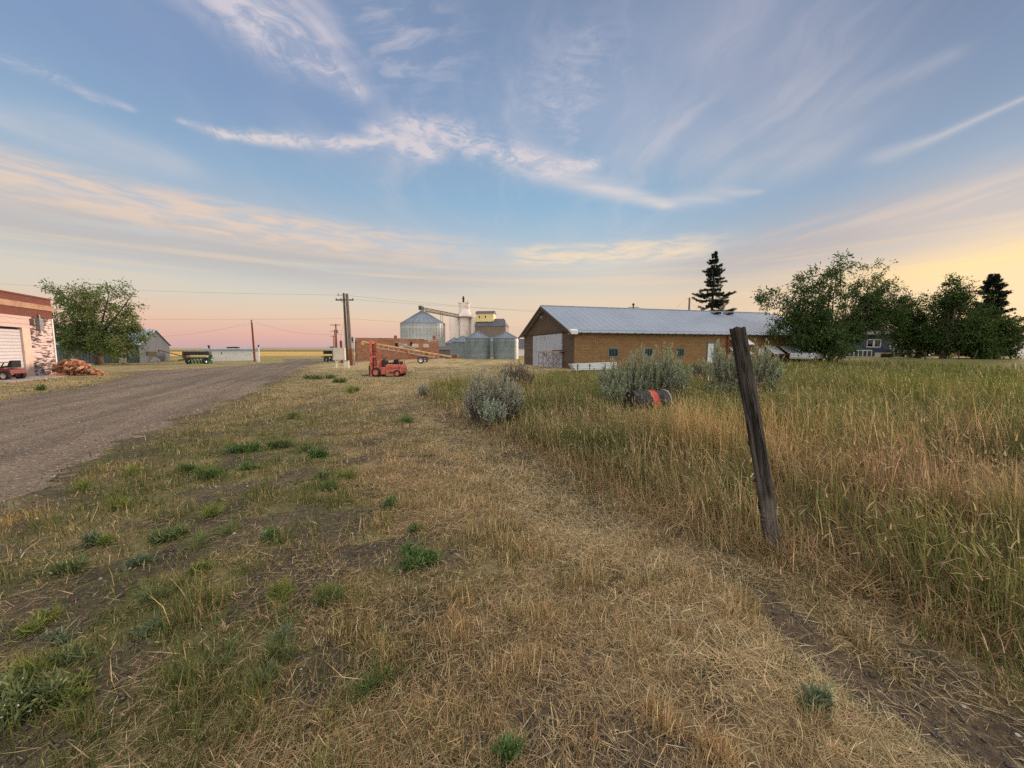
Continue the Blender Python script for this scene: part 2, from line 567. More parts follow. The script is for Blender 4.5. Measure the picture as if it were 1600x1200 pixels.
def plank_mat(name, c, c2, gap, h=0.2, axis=2, rough=0.85, wear=None, wear_lo=0.5, wear_hi=0.62):
    """boards stacked along an axis, with dark joints, grain and flaking paint"""
    m, b = new_mat(name); b.inputs['Roughness'].default_value = rough
    x, y, z = sep(objc())
    u = (x + y, y, z)[axis] if axis != 0 else x + y
    other = z if axis == 0 else x + y
    fr = V.op('FRACT', u / h); idn = V.op('FLOOR', u / h)
    joint = 1.0 - fr.step(0.0, 0.10) * (1.0 - fr.step(0.93, 1.0))
    grain = noise(vec(other * .9, u * 14, idn * 5.1), 1.6, 5.0, 0.65)
    tone = noise(vec(idn * 7.7, V.op('FLOOR', other / 2.2), 0.0), 3.0, 0.0)
    col = mixc((grain * .6 + tone * .4).step(0.35, 0.65), c, c2)
    if wear:
        wn = noise(vec(other * 1.3, u * 6.0, idn * 2.7), 1.5, 6.0, 0.7) * .75 + noise(vec(other * .5, u * .5, 0.0), 1.1, 2.0) * .35
        col = mixc(wn.step(wear_lo, wear_hi), col, wear)
    col = mixc(joint * .8, col, gap)
    setcol(b, col)
    bump(b, grain * .4 - joint, 0.5, 0.012)
    M[name] = m
    return m

# ------------------------------------------------------------------ the lie of the land
ROAD = [(-2.0, -6), (-3.9, 0.5), (-5.14, 3.73), (-5.85, 4.95), (-7.55, 8.65), (-10.0, 14.75), (-19.04, 35.7), (-21.7, 42), (-24.0, 52), (-31, 62), (-37, 60), (-30, 51),
        (-26.2, 44), (-24.9, 36), (-25.2, 31), (-26.6, 27.2), (-25.9, 25.0), (-23.0, 23.6), (-21.2, 21.2), (-17.3, 15.2), (-15.6, 11.7), (-12.6, 4.5), (-9.5, -6)]
TB = [tuple(G(*q)) for q in [(658, 603), (655, 622), (690, 648), (745, 672), (800, 703), (880, 742), (960, 792), (1060, 842), (1180, 885), (1280, 930), (1400, 985), (1600, 1075)]]
TALL = TB + [(3.4, 0.9), (6, -3), (60, -3), (60, 50), (40, 47), (29, 36.0), (27.4, 33.2), (6.5, 27.0), (4.6, 26.2), (2.4, 24.8), (-1.6, 19.5)]
RUT = [tuple(G(*q)) for q in [(1170, 925), (1215, 940), (1300, 990), (1400, 1030), (1500, 1075), (1620, 1140), (1720, 1240), (1580, 1240), (1420, 1120), (1310, 1060), (1225, 995)]]


def gz(x, y):
    x = np.asarray(x, float); y = np.asarray(y, float)
    z = (0.27 * ss(x, 3, 17) + 0.20 * ss(x, 21, 36)) * ss(y, 9, 32)
    z = z + 0.12 * ss(x, 1, 4) * ss(y, 20, 27)
    z = z + 0.45 * np.exp(-((x + 9) / 9) ** 2 - ((y - 44) / 7) ** 2)
    return z


def gbump(x, y):
    """small unevenness, flattened on the road and far away"""
    near = 1 - ss(np.hypot(x, y), 14, 30)
    off = ss(-sdist(x, y, ROAD), 0.0, 0.6)
    b = (fbm(x, y, 0.9, 3) - .5) * .07 + (fbm(x, y, 0.22, 5) - .5) * .035
    b = b - 0.07 * ss(sdist(x, y, RUT), -0.25, 0.2) + 0.04 * ss(sdist(x, y, TALL), -.3, .25)
    return b * near * off


def gh(x, y): return gz(x, y) + gbump(x, y)


def gat(x, y): return float(gh(np.array([x]), np.array([y]))[0])


# colours of soil, straw and growth (real base colours, linear)
SOIL = np.array(lin(74, 66, 58)); SOIL2 = np.array(lin(106, 93, 80)); STRAW = np.array(lin(188, 162, 118)); STRAW2 = np.array(lin(218, 194, 150))
GREEN = np.array(lin(98, 112, 60)); GREEN2 = np.array(lin(76, 98, 52)); OLIVE = np.array(lin(130, 126, 74)); TANB = np.array(lin(148, 120, 86))
RUSTY = np.array(lin(130, 102, 82)); WHEAT = np.array(lin(220, 180, 104))


def mixn(a, b, t): return a * (1 - t[..., None]) + b * t[..., None]


def leftness(x, y):
    return ss(-x - 0.50 * y + .55 + (fbm(x, y, 1.6, 19) - .5) * 1.0, -.35, 1.0)


def greenness(x, y):
    """0 dead straw .. 1 living grass, for the mown ground"""
    r = np.hypot(x, y)
    l = leftness(x, y)                                                 # the ground next to the road
    far = ss(r, 8, 14)
    g = 0.12 + 0.78 * l * (1 - .60 * far)
    g = g + 0.5 * (fbm(x, y, 1.1, 11) - .5) + 0.55 * (fbm(x, y, 0.4, 14) - .5)
    g = g + 0.35 * ss(fbm(x, y, 3.0, 17), .5, .68) * (1 - l)
    return np.clip(g, 0, 1)


def bareness(x, y):
    """1 where dark soil shows"""
    l = leftness(x, y)
    n = fbm(x, y, 0.6, 21)
    b = .9 * ss(n, .58 - .09 * l, .70 - .09 * l) * (1 - .5 * ss(np.hypot(x, y), 9, 18))
    e = ss(sdist(x, y, ROAD), -1.2, -0.05) * ss(fbm(x, y, .5, 24), .3, .6)
    b = np.maximum(b, e)
    b = np.maximum(b, ss(sdist(x, y, RUT) + (fbm(x, y, .3, 27) - .5) * .45, -.06, .14))
    b = np.maximum(b, .55 * np.exp(-(polydist(x, y, TB) / .28) ** 2) * ss(fbm(x, y, .8, 8), .3, .55))
    return np.clip(b, 0, 1)


def ground_col(x, y):
    g = greenness(x, y); b = bareness(x, y)
    n = fbm(x, y, .35, 31)
    c = mixn(mixn(SOIL, STRAW, ss(n, .2, .75) * .8), OLIVE * .8 + GREEN * .1, g * .75)
    far = ss(np.hypot(x, y), 7, 20)
    c = mixn(c, mixn(mixn(STRAW2, STRAW, n), OLIVE, np.clip(g * 1.1, 0, 1) ** 1.0), far * .85)
    c = mixn(c, mixn(SOIL, SOIL2, n), b * .9)
    c = mixn(c, np.array(lin(122, 102, 82)) + 0 * c, ss(sdist(x, y, RUT), -.1, .12) * .8)
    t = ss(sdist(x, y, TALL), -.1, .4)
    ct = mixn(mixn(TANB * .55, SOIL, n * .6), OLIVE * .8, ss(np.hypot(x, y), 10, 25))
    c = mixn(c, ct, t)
    # farther off: lawn in front of the barn, field strips
    yy = y + 6 * (fbm(x, y * .3, 60, 41) - .5)
    lf = ss(-x, 8, 20)
    meadow = mixn(OLIVE, STRAW * .8 + GREEN * .2, fbm(x, y, 6, 43))
    c = mixn(c, meadow, ss(y, 40, 52) * (1 - .0 * lf))
    gold = mixn(WHEAT, WHEAT * .86, ss(np.sin(y * .21 + .3 * np.sin(x * .02)), .2, .8))
    c = mixn(c, gold, ss(yy, 82, 88) * (1 - ss(yy, 205, 225)))
    c = mixn(c, WHEAT * .42 + OLIVE * .35, ss(yy, 118, 124) * (1 - ss(yy, 134, 140)) * .6)
    c = mixn(c, np.array(lin(128, 116, 78)) + 0 * c, ss(yy, 205, 225) * (1 - ss(yy, 420, 470)))
    c = mixn(c, np.array(lin(150, 132, 98)) + 0 * c, ss(yy, 420, 470))
    return c


def axis_pts(n, lo, hi, k, mid):
    u = np.linspace(-1, 1, n)
    s = np.sinh(k * u) / math.sinh(k)
    return np.where(s < 0, mid + s * (mid - lo), mid + s * (hi - mid))


gx = axis_pts(560, -1600, 1600, 9.0, 0.3)
gy = axis_pts(520, -300, 3000, 9.2, 3.0)
GX, GY = np.meshgrid(gx, gy)
fx, fy = GX.ravel(), GY.ravel()
nx_, ny_ = len(gx), len(gy)
idx = np.arange(nx_ * ny_).reshape(ny_, nx_)
quads = np.stack([idx[:-1, :-1], idx[:-1, 1:], idx[1:, 1:], idx[1:, :-1]], -1).reshape(-1, 4)

m, b = new_mat('ground')
a = V.nt.nodes.new('ShaderNodeAttribute'); a.attribute_name = 'col'
oc = objc(); ox, oy, oz = sep(oc)
n1 = noise(oc, 26.0, 6.0, 0.65); n2 = noise(oc, 110.0, 4.0, 0.65)
peb = V.nt.nodes.new('ShaderNodeTexVoronoi'); V.nt.links.new(oc.k, peb.inputs['Vector']); peb.inputs['Scale'].default_value = 55.0
fibre = noise(vec(ox * 60 + n1 * 30, oy * 9, 0.0), 1.0, 4.0, 0.6)
fibre2 = noise(vec(ox * 10, oy * 55 + n1 * 26, 0.0), 1.0, 4.0, 0.6)
gcol = mixc(n1.step(0.36, 0.62) * .45, V(a.outputs['Color']), tuple(SOIL * .62))
gcol = mixc(fibre.step(0.58, 0.66) * .45, gcol, tuple(STRAW))
gcol = mixc(fibre2.step(0.60, 0.67) * .40, gcol, tuple(STRAW2 * .9))
dist = (ox * ox + oy * oy).pw(.5)
gcol = mixc(dist.step(8.0, 34.0), gcol, mixc(noise(vec(ox, oy * 1.0, 0.0), 1.1, 6.0, .7).step(.35, .7) * .35, V(a.outputs['Color']), tuple(SOIL)))
setcol(b, gcol); b.inputs['Roughness'].default_value = 0.95; b.inputs['Specular IOR Level'].default_value = 0.1
bump(b, n1 * 1.0 + n2 * .5 + V(peb.outputs['Distance']) * .4, 0.7, 0.03)
M['ground'] = m
go = mesh_np('ground', np.stack([fx, fy, gh(fx, fy)], -1), quads, m, None, ground_col(fx, fy), True)
tag(go, kind='structure')

# far rise of fields on the horizon
mb_h = []
hx = np.linspace(-1500, 600, 260)
hh = 1.6 + 2.6 * ss(fbm(hx, 0 * hx, 260, 51), .3, .75) + 1.6 * np.exp(-((hx + 560) / 120) ** 2)
rows = [(700, 0.0), (900, .8), (1150, 1.0), (1500, .9), (1900, -.02)]
hv = np.concatenate([np.stack([hx, 0 * hx + yv + 30 * np.sin(hx * .01), hh * k - (.3 if k <= 0 else 0)], -1) for yv, k in rows])
hi_ = np.arange(len(hx) * len(rows)).reshape(len(rows), -1)
hq = np.stack([hi_[:-1, :-1], hi_[:-1, 1:], hi_[1:, 1:], hi_[1:, :-1]], -1).reshape(-1, 4)
hm = mat('far_field', lin(150, 132, 104), lin(168, 146, 108), 0.01, 1.0)
tag(mesh_np('hills', hv, hq, hm, None, None, True), kind='structure')

# gravel road: a sheet just proud of the ground, ragged along its edge
s_ = 0.18
rx = np.arange(-34, -1.2, s_); ry = np.concatenate([np.arange(-6, 24, s_), np.arange(24, 62.5, .35)])
RX, RY = np.meshgrid(rx, ry)
sd_ = sdist(RX.ravel(), RY.ravel(), ROAD).reshape(RX.shape)
edge_n = (fbm(RX, RY, .8, 61) - .5) * .9 + (fbm(RX, RY, .2, 63) - .5) * .45
ins = sd_ + edge_n
keep = (ins[:-1, :-1] > -.3) & (ins[1:, :-1] > -.3) & (ins[:-1, 1:] > -.3) & (ins[1:, 1:] > -.3)
ri = np.arange(RX.size).reshape(RX.shape)
rq = np.stack([ri[:-1, :-1], ri[:-1, 1:], ri[1:, 1:], ri[1:, :-1]], -1)[keep]
rz_ = np.maximum(gh(RX.ravel(), RY.ravel()), gz(RX.ravel(), RY.ravel()))
rz_ = rz_ + np.where(ins.ravel() < 0, ins.ravel() * .25, ins.ravel().clip(0, .3) * .04) + .002 + .045 * ss(ins.ravel(), 0, 1.6) + (fbm(RX.ravel(), RY.ravel(), .5, 65) - .5) * .02 * ss(ins.ravel(), 0, .5)
used, inv = np.unique(rq.ravel(), return_inverse=True)
# wheel tracks run along the road
m, b = new_mat('gravel')
oc = objc(); ox, oy, oz = sep(oc)
ac = ox * .913 + oy * .407                    # across the road
al = ox * -.407 + oy * .913
tn = noise(vec(ac * 1.0, al * .06, 0.0), 1.5, 4.0, .6)
n1 = noise(oc, 1.2, 6.0, .65); n2 = noise(oc, 38.0, 5.0, .7)
vor = V.nt.nodes.new('ShaderNodeTexVoronoi'); V.nt.links.new(oc.k, vor.inputs['Vector']); vor.inputs['Scale'].default_value = 38.0
vs_, = [V(vor.outputs['Color'])]
vr, vg, vb = sep(vs_)
gc = mixc(tn.step(.34, .66), lin(111, 98, 85), lin(140, 124, 106))
gc = mixc(n1.step(.45, .7) * .5, gc, lin(98, 85, 78))
gc = mixc(n2.step(.5, .72) * .55, gc, lin(160, 144, 128))
gc = mixc(vr.step(.72, .95) * .6, gc, lin(74, 66, 64))
gc = mixc(vg.step(.90, .98) * .7, gc, lin(176, 164, 152))
setcol(b, gc); b.inputs['Roughness'].default_value = .95; b.inputs['Specular IOR Level'].default_value = .1
bump(b, V(vor.outputs['Distance']) * .6 + n2 + n1 * .5, .7, .03)
M['gravel'] = m
ro = mesh_np('gravel_road', np.stack([RX.ravel(), RY.ravel(), rz_], -1)[used], inv.reshape(-1, 4), m, None, None, True)
tag(ro, kind='structure')

# ------------------------------------------------------------------ grass, straw, stones
M_grass = attr_mat('grass_blade', .8, .3, .15)


def polar(n, r0, r1, amax=math.radians(66)):
    r = np.exp(rng.uniform(math.log(r0), math.log(r1), n)); t = rng.uniform(-amax, amax, n)
    return r * np.sin(t), r * np.cos(t), r


def blades(p, h, az, lean, bend, w, col, seg=2):
    """curved tapering blades; returns verts, tris, colours"""
    n = len(h)
    dxy = np.stack([np.cos(az), np.sin(az)], -1)
    sxy = np.stack([-np.sin(az + rng.normal(0, .9, n)), np.cos(az)], -1); sxy /= np.linalg.norm(sxy, axis=1, keepdims=True) + 1e-9
    vs = []; cs = []
    pos = p.copy(); ang = lean.copy()
    ks = 3 if seg == 2 else 4
    for i in range(ks):
        wd = w * (1, .85, 0)[i] if ks == 3 else w * (1, .9, .6, 0)[i]
        s3 = np.concatenate([sxy * wd[:, None] * .5, np.zeros((n, 1))], 1)
        shade = 1.0
        if i < ks - 1: vs += [pos - s3, pos + s3]; cs += [col * shade, col * shade]
        else: vs += [pos]; cs += [col]
        st_ = h / (ks - 1)
        pos = pos + np.concatenate([dxy * (np.sin(ang) * st_)[:, None], (np.cos(ang) * st_)[:, None]], 1)
        ang = ang + bend
    k = len(vs)
    v = np.stack(vs, 1).reshape(-1, 3); c = np.stack(cs, 1).reshape(-1, 3)
    t = []
    for i in range(ks - 2):
        t += [(2 * i, 2 * i + 1, 2 * i + 3), (2 * i, 2 * i + 3, 2 * i + 2)]
    t += [(k - 3, k - 2, k - 1)]
    t = (np.arange(n) * k)[:, None, None] + np.array(t)[None]
    tip = pos - np.concatenate([dxy * (np.sin(ang - bend) * h / (ks - 1))[:, None], (np.cos(ang - bend) * h / (ks - 1))[:, None]], 1)
    return v, t.reshape(-1, 3), c, tip, ang - bend


def join(parts):
    o = 0; vs = []; ts = []; cs = []
    for v, t, c in parts:
        vs.append(v); ts.append(t + o); cs.append(c); o += len(v)
    return np.concatenate(vs), np.concatenate(ts), np.concatenate(cs)


def jitter(c, k=.26):
    n = len(c)
    return np.clip(c * np.exp(rng.normal(-.5 * k * k, k, n))[:, None] * (1 + rng.normal(0, .04, (n, 3))), 0, 1)


# --- mown verge: short standing blades and clumps
x, y, r = polar(620000, 1.0, 34)
ds = -sdist(x, y, ROAD); dt = sdist(x, y, TALL)
bare = bareness(x, y)
gn = greenness(x, y)
clump = fbm(x, y, .16, 71)
pk = np.clip(1.05 - .9 * bare, .10, 1) * np.clip(.12 + 2.0 * (clump - .30), .06, 1)
pk = np.maximum(pk, .9 * np.max([np.exp(-((x - q[0]) ** 2 + (y - q[1]) ** 2) / .2 ** 2) for q in (G(155, 748), G(200, 728), G(35, 808), G(10, 815))], 0))
pk = pk * ss(ds, -.35 + .0 * x, .5) * (dt < .1) * (1 - .92 * ss(sdist(x, y, RUT) + (fbm(x, y, .3, 27) - .5) * .45, -.08, .08)) * np.where(y > 46, 0, 1)
k = rng.random(len(x)) < pk
x, y, r, gn, clump, ds = x[k], y[k], r[k], gn[k], clump[k], ds[k]
n = len(x)
YC = [G(155, 748), G(200, 728), G(35, 808), G(10, 815)]
ycl = np.max([np.exp(-((x - q[0]) ** 2 + (y - q[1]) ** 2) / .22 ** 2) for q in YC], 0)
isg = rng.random(n) < gn * .95 * (1 - ycl)
col = np.where(isg[:, None], mixn(GREEN2, OLIVE, rng.random(n)), mixn(STRAW, TANB, rng.random(n)))
pal = rng.random(n) < .30
col = np.where((pal & ~isg)[:, None], STRAW2, col)
col = mixn(col, np.array(lin(190, 160, 96)) + 0 * col, ycl * .85)
far = ss(r, 10, 26)
h = rng.gamma(3.6, .0095, n) * (1 + 1.5 * ss(clump, .5, .75)) * (1 + .3 * isg) + .012
h = h * (1 - .25 * far)
w = (.0018 + .0008 * r) * rng.uniform(.6, 1.3, n)
az = rng.uniform(0, 2 * PI, n)
v, t, c, _, _ = blades(np.stack([x, y, gh(x, y) - .004], -1), h, az, np.abs(rng.normal(.25, .35, n)), rng.normal(.35, .35, n), w, jitter(col))
parts = [(v, t, c)]
# --- straw lying flat on the mown ground
x, y, r = polar(520000, 1.0, 26)
ds = -sdist(x, y, ROAD); dt = sdist(x, y, TALL)
pk = (.18 + .8 * ss(fbm(x, y, .5, 81), .38, .62)) * (1 - .5 * bareness(x, y)) * (1 - .80 * ss(sdist(x, y, RUT) + (fbm(x, y, .3, 27) - .5) * .45, -.06, .10)) * ss(ds, -.1, .8) * (dt < .35) * (1 - .72 * leftness(x, y) * (1 - ss(r, 7, 13)))
pk = np.maximum(pk, .95 * np.exp(-((dt + .75) / .55) ** 2) * (r > 2.2) * ss(fbm(x, y, .7, 83), .25, .5) * (sdist(x, y, RUT) < -.1))
k = rng.random(len(x)) < pk
x, y, r = x[k], y[k], r[k]; n = len(x)
col = mixn(mixn(STRAW2, TANB, rng.random(n) ** 1.2), TANB * .5, rng.random(n) ** 3)
h = rng.gamma(2.6, .022, n) * (1 + .035 * r) + .018
v, t, c, _, _ = blades(np.stack([x, y, gh(x, y) + rng.uniform(.002, .03, n)], -1), h, rng.uniform(0, 2 * PI, n), rng.normal(1.45, .14, n), rng.normal(.08, .12, n), (.0014 + .0007 * r) * rng.uniform(.7, 1.3, n), jitter(mixn(col, STRAW2 * 1.05 + 0 * col, .6 * np.exp(-((dt[k] + .75) / .6) ** 2)), .30))
parts.append((v, t, c))
v, t, c = join(parts)
tag(mesh_np('mown_grass', v, t, M_grass, None, c), 'short mown dry grass with green tufts and straw', 'grass', kind='stuff')

# --- tall uncut grass
x, y, r = polar(560000, 1.15, 40, math.radians(70))
dt = sdist(x, y, TALL)
edge = (fbm(x, y, .5, 91) - .5) * .5
cl = fbm(x, y, .28, 93); big = fbm(x, y, 1.9, 95)
rut = sdist(x, y, RUT)
br = np.where((x > 2) & (y < 4.0), 1.0, 0.0)
pk = ss(dt + edge, -.15, .55) * np.clip(.25 + 2.2 * (cl - .30), .12, 1) * (1 - ss(rut, -.15, .0)) * (.5 + .5 * ss(r, 0, 3))
pk = pk * (1 - .75 * ss(fbm(x, y, .9, 97), .52, .66))
k = rng.random(len(x)) < pk
x, y, r, dt, cl, big = x[k], y[k], r[k], dt[k], cl[k], big[k]; n = len(x)
far = ss(r, 9, 20)
# golden stand behind and right of the post, green-yellow in the middle, brown dried stuff low on the right
gold_c = np.exp(-((x - 3.6) / 1.7) ** 2 - ((y - 6.0) / 1.9) ** 2)
brown = np.exp(-((x - 4.7) / 1.5) ** 2 - ((y - 3.9) / 1.0) ** 2)
edge_dry = np.exp(-(np.clip(dt, 0, 9) / (.42 + .5 * (1 - ss(y, 2.3, 3.2)))) ** 2)
patch = fbm(x, y, 1.5, 88); patch2 = fbm(x, y, .8, 86)
g = .92 + .16 * far + 1.5 * (big - .5) + .8 * (patch2 - .5) - .55 * gold_c - .70 * brown - .55 * edge_dry
isg = rng.random(n) < np.clip(g, .04, .97)
YG = np.array(lin(146, 142, 84)); YG2 = np.array(lin(120, 121, 72))
cg = mixn(mixn(YG, YG2, rng.random(n)), GREEN, (rng.random(n) < .2) * .7)
cg = mixn(cg, np.array(lin(126, 130, 62)) + 0 * cg, far * .7)
cd = mixn(mixn(STRAW2, TANB, rng.random(n) ** .8), WHEAT * .8, np.clip(gold_c * 1.2, 0, 1) * .45)
cg = mixn(cg, np.array(lin(94, 100, 58)) + 0 * cg, ss(patch, .48, .62) * .75 * (1 - .4 * far))
cd = mixn(cd, TANB * .55, ss(patch2, .52, .66) * .45)
cd = mixn(cd, RUSTY, np.clip(brown, 0, 1) * rng.random(n) * .8)
col = np.where(isg[:, None], cg, cd)
hmax = .13 + .15 * ss(dt, .0, .5) + .24 * ss(dt, .3, 2.0) - .22 * brown
trm = 1 - .72 * np.exp(-((x - 2.65) / .85) ** 2 - ((y - 7.8) / 1.15) ** 2)
hmax = hmax * 1.1 * trm * (1 - .55 * ss(y, 15, 21) * (1 - ss(x, 7, 13))) * (1 - .35 * ss(r, 16, 26))
hmax = hmax * (1 + .25 * gold_c) * (.45 + 1.1 * fbm(x, y, 1.1, 99))
h = hmax * rng.beta(2.6, 2.4, n) * 1.5 + .05
w = (.0030 + .00095 * r) * rng.uniform(.6, 1.3, n)
wind = rng.normal(2.6, 1.2, n)                                    # leaning mostly to the left
v, t, c, tip, ta = blades(np.stack([x, y, gh(x, y) - .01], -1), h, wind, np.abs(rng.normal(.12, .18, n)), np.abs(rng.normal(.16, .20, n)), w, jitter(col), 3)
parts = [(v, t, c)]
# seed heads on the taller stems
hd = (h > .27) & (rng.random(n) < .20)
hp = tip[hd]; m_ = len(hp)
hc = jitter(mixn(np.array(lin(196, 174, 132)) + np.zeros((m_, 3)), np.array(lin(158, 136, 98)) + np.zeros((m_, 3)), rng.random(m_)), .12)
v, t, c, _, _ = blades(hp, rng.uniform(.05, .12, m_), wind[hd] + rng.normal(0, .4, m_), np.clip(ta[hd] + rng.normal(.35, .3, m_), 0, 2.0), rng.normal(.25, .15, m_), (.0045 + .0008 * r[hd]) * rng.uniform(.7, 1.3, m_), hc)
parts.append((v, t, c))
# dead matted undergrowth between the stems
x, y, r = polar(200000, 1.15, 22, math.radians(68))
k = (sdist(x, y, TALL) > .05) & (rng.random(len(x)) < .7) & (sdist(x, y, RUT) < -.1)
x, y, r = x[k], y[k], r[k]; n = len(x)
brown = ss(x, 2.0, 3.4) * (1 - ss(y, 2.9, 4.8))
col = mixn(mixn(TANB, STRAW, rng.random(n)), RUSTY, brown * .8)
v, t, c, _, _ = blades(np.stack([x, y, gh(x, y) + rng.uniform(.0, .10, n)], -1), rng.uniform(.08, .26, n), rng.uniform(0, 2 * PI, n), rng.normal(1.15, .3, n), rng.normal(.15, .2, n), (.002 + .0008 * r) * rng.uniform(.7, 1.2, n), jitter(col, .2))
parts.append((v, t, c))
v, t, c = join(parts)
tag(mesh_np('tall_grass', v, t, M_grass, None, c), 'tall uncut seeding grass, green to golden', 'grass', kind='stuff')

# --- loose stones along the road and in the bare patches
x, y, r = polar(150000, 1.1, 26)
ds = sdist(x, y, ROAD)
pk = np.exp(-((ds - .1) / .5) ** 2) * .9 + (ds > 0) * .14 + (bareness(x, y) > .4) * .6
pk = pk * (sdist(x, y, TALL) < -.1)
k = rng.random(len(x)) < pk
x, y, r, ds = x[k], y[k], r[k], ds[k]; n = len(x)
oct_ = np.array([(1, 0, 0), (-1, 0, 0), (0, 1, 0), (0, -1, 0), (0, 0, 1), (0, 0, -1)], float)
ot = np.array([(0, 2, 4), (2, 1, 4), (1, 3, 4), (3, 0, 4), (2, 0, 5), (1, 2, 5), (3, 1, 5), (0, 3, 5)])
sz = (.0028 + .011 * rng.random(n) ** 6) * (1 + .06 * r)
vv = oct_[None] * sz[:, None, None] * rng.uniform(.5, 1.3, (n, 6, 3)) * np.array([1.2, 1.2, .7])
aa = rng.uniform(0, 2 * PI, n); ca, sa = np.cos(aa)[:, None], np.sin(aa)[:, None]
vx = vv[..., 0] * ca - vv[..., 1] * sa; vy = vv[..., 0] * sa + vv[..., 1] * ca
vv = np.stack([vx, vy, vv[..., 2]], -1) + np.stack([x, y, gh(x, y) + np.where(ds > 0, .05 * ss(ds, 0, 1.6), 0) + sz * .3], -1)[:, None]
cc = np.array(lin(104, 94, 86)) * rng.uniform(.45, 1.5, n)[:, None]
cc = np.where((rng.random(n) < .03)[:, None], np.array(lin(200, 192, 184)), cc)
M_stone = attr_mat('stone', .9, 0.0)
tag(mesh_np('gravel', vv.reshape(-1, 3), ((np.arange(n) * 6)[:, None, None] + ot[None]).reshape(-1, 3), M_stone, None, np.repeat(cc, 6, 0)), 'loose grey stones scattered on the road edge and soil', 'gravel', kind='stuff')

# ------------------------------------------------------------------ surface materials for buildings and machines
brick_mat('ochre_siding', lin(150, 118, 78), lin(132, 102, 66), lin(84, 60, 36), .32, .11, .008, lin(116, 78, 40), .45)
plank_mat('brown_boards', lin(80, 63, 50), lin(98, 79, 62), lin(36, 28, 22), .18, 2)
plank_mat('white_planks', lin(186, 190, 198), lin(160, 166, 176), lin(92, 94, 100), .22, 0, wear=lin(124, 124, 126), wear_lo=.56, wear_hi=.72)
corr_mat('barn_roof_metal', lin(146, 155, 167), lin(136, 146, 159), .6, 0, .6, .0, .18)
mat('dark_wood', lin(58, 48, 40), lin(78, 64, 52), 6, .85, bumpk=.3)
mat('green_paint', lin(96, 118, 112), lin(78, 98, 94), 5, .6)
mat('white_paint', lin(224, 222, 220), lin(208, 206, 204), 1.5, .6, hi=.8)
mat('white_sheet', lin(226, 228, 234), lin(206, 208, 214), 2.0, .55)
mat('window_glass', lin(22, 26, 30), None, rough=.12)
mat('dim_interior', lin(16, 15, 14), None, rough=.9)
plank_mat('white_boards', lin(226, 226, 228), lin(204, 204, 208), lin(140, 138, 140), .16, 2, wear=lin(170, 166, 164), wear_lo=.60, wear_hi=.72)
brick_mat('red_brick', lin(112, 60, 48), lin(92, 48, 42), lin(112, 82, 72), .22, .075, .010, lin(100, 58, 46), .4)
brick_mat('old_brick', lin(176, 118, 88), lin(146, 92, 70), lin(176, 148, 120), .42, .16, .016, lin(104, 68, 48), .55)
mat('cream_band', lin(166, 138, 112), lin(144, 116, 94), 2, .8)
plank_mat('peeling_siding', lin(96, 82, 78), lin(70, 58, 54), lin(44, 38, 36), .15, 2, wear=lin(214, 198, 194), wear_lo=.52, wear_hi=.57)
plank_mat('white_siding', lin(200, 182, 176), lin(184, 164, 158), lin(140, 124, 120), .3, 2)
corr_mat('roller_door', lin(204, 204, 208), lin(190, 190, 194), .18, 2, .5, .0, .9)
mat('peach_trim', lin(214, 190, 174), lin(200, 176, 160), 3, .6)
mat('concrete', lin(168, 156, 148), lin(146, 136, 128), 1.2, .9)
corr_mat('grey_metal', lin(92, 102, 112), lin(78, 88, 98), .25, 0, .5, .25, .5)
corr_mat('pale_roof', lin(170, 184, 196), lin(150, 164, 178), .4, 0, .5, .2, .4)
corr_mat('bin_steel', lin(186, 192, 196), lin(150, 158, 162), .12, 2, .45, .35, .25, scale=.25)
corr_mat('bin_roof', lin(136, 144, 152), lin(118, 126, 136), .5, 0, .45, .35, .2)
corr_mat('bin_green_steel', lin(142, 152, 154), lin(96, 110, 112), .10, 2, .5, .3, .3, scale=.8)
mat('silo_concrete', lin(230, 218, 210), lin(206, 192, 184), .35, .9, lo=.45, hi=.75, stretch=(1, 1, .25))
corr_mat('dark_siding', lin(112, 104, 98), lin(98, 92, 88), .3, 0, .7, .0, .3)
mat('dark_roof', lin(96, 96, 102), lin(82, 82, 90), 2, .8)
mat('yellow_paint', lin(226, 208, 150), lin(210, 190, 134), 1.5, .6)
mat('pole_wood', lin(84, 70, 60), lin(66, 54, 46), 3, .9, stretch=(6, 6, .5), bumpk=.3)
mat('pole_grey', lin(128, 118, 108), lin(96, 88, 80), 3, .9, stretch=(6, 6, .5), bumpk=.3)
mat('galvanised', lin(150, 154, 156), lin(128, 132, 134), 6, .5, metal=.4)
mat('cable', lin(66, 62, 62), None, rough=.6)
mat('red_machine', lin(206, 108, 90), lin(136, 74, 58), 6, .8, lo=.42, hi=.72)
mat('black_rubber', lin(30, 30, 31), lin(40, 39, 38), 8, .85)
mat('black_paint', lin(34, 36, 40), lin(50, 52, 56), 5, .5)
mat('rust', lin(134, 80, 52), lin(98, 58, 40), 6, .9)
mat('green_machine', lin(34, 92, 58), lin(26, 70, 46), 4, .5)
mat('auger_yellow', lin(214, 170, 106), lin(190, 142, 92), 2.5, .55)
mat('mower_red', lin(112, 22, 28), lin(90, 18, 24), 4, .35)
mat('log_pale', lin(206, 164, 128), lin(178, 124, 90), 6, .85, stretch=(1, 4, 4))
mat('log_wood', lin(180, 126, 94), lin(140, 88, 62), 5, .85, stretch=(1, 4, 4), bumpk=.3)
mat('log_bark', lin(92, 62, 50), lin(122, 78, 58), 7, .9, bumpk=.5)
mat('navy_siding', lin(62, 72, 88), lin(52, 60, 74), 1.5, .8, stretch=(.3, .3, 8))
mat('shingle', lin(112, 106, 106), lin(94, 88, 88), 2.5, .9)
mat('car_white', lin(232, 234, 238), None, rough=.25)
mat('car_glass', lin(26, 30, 36), None, rough=.1)
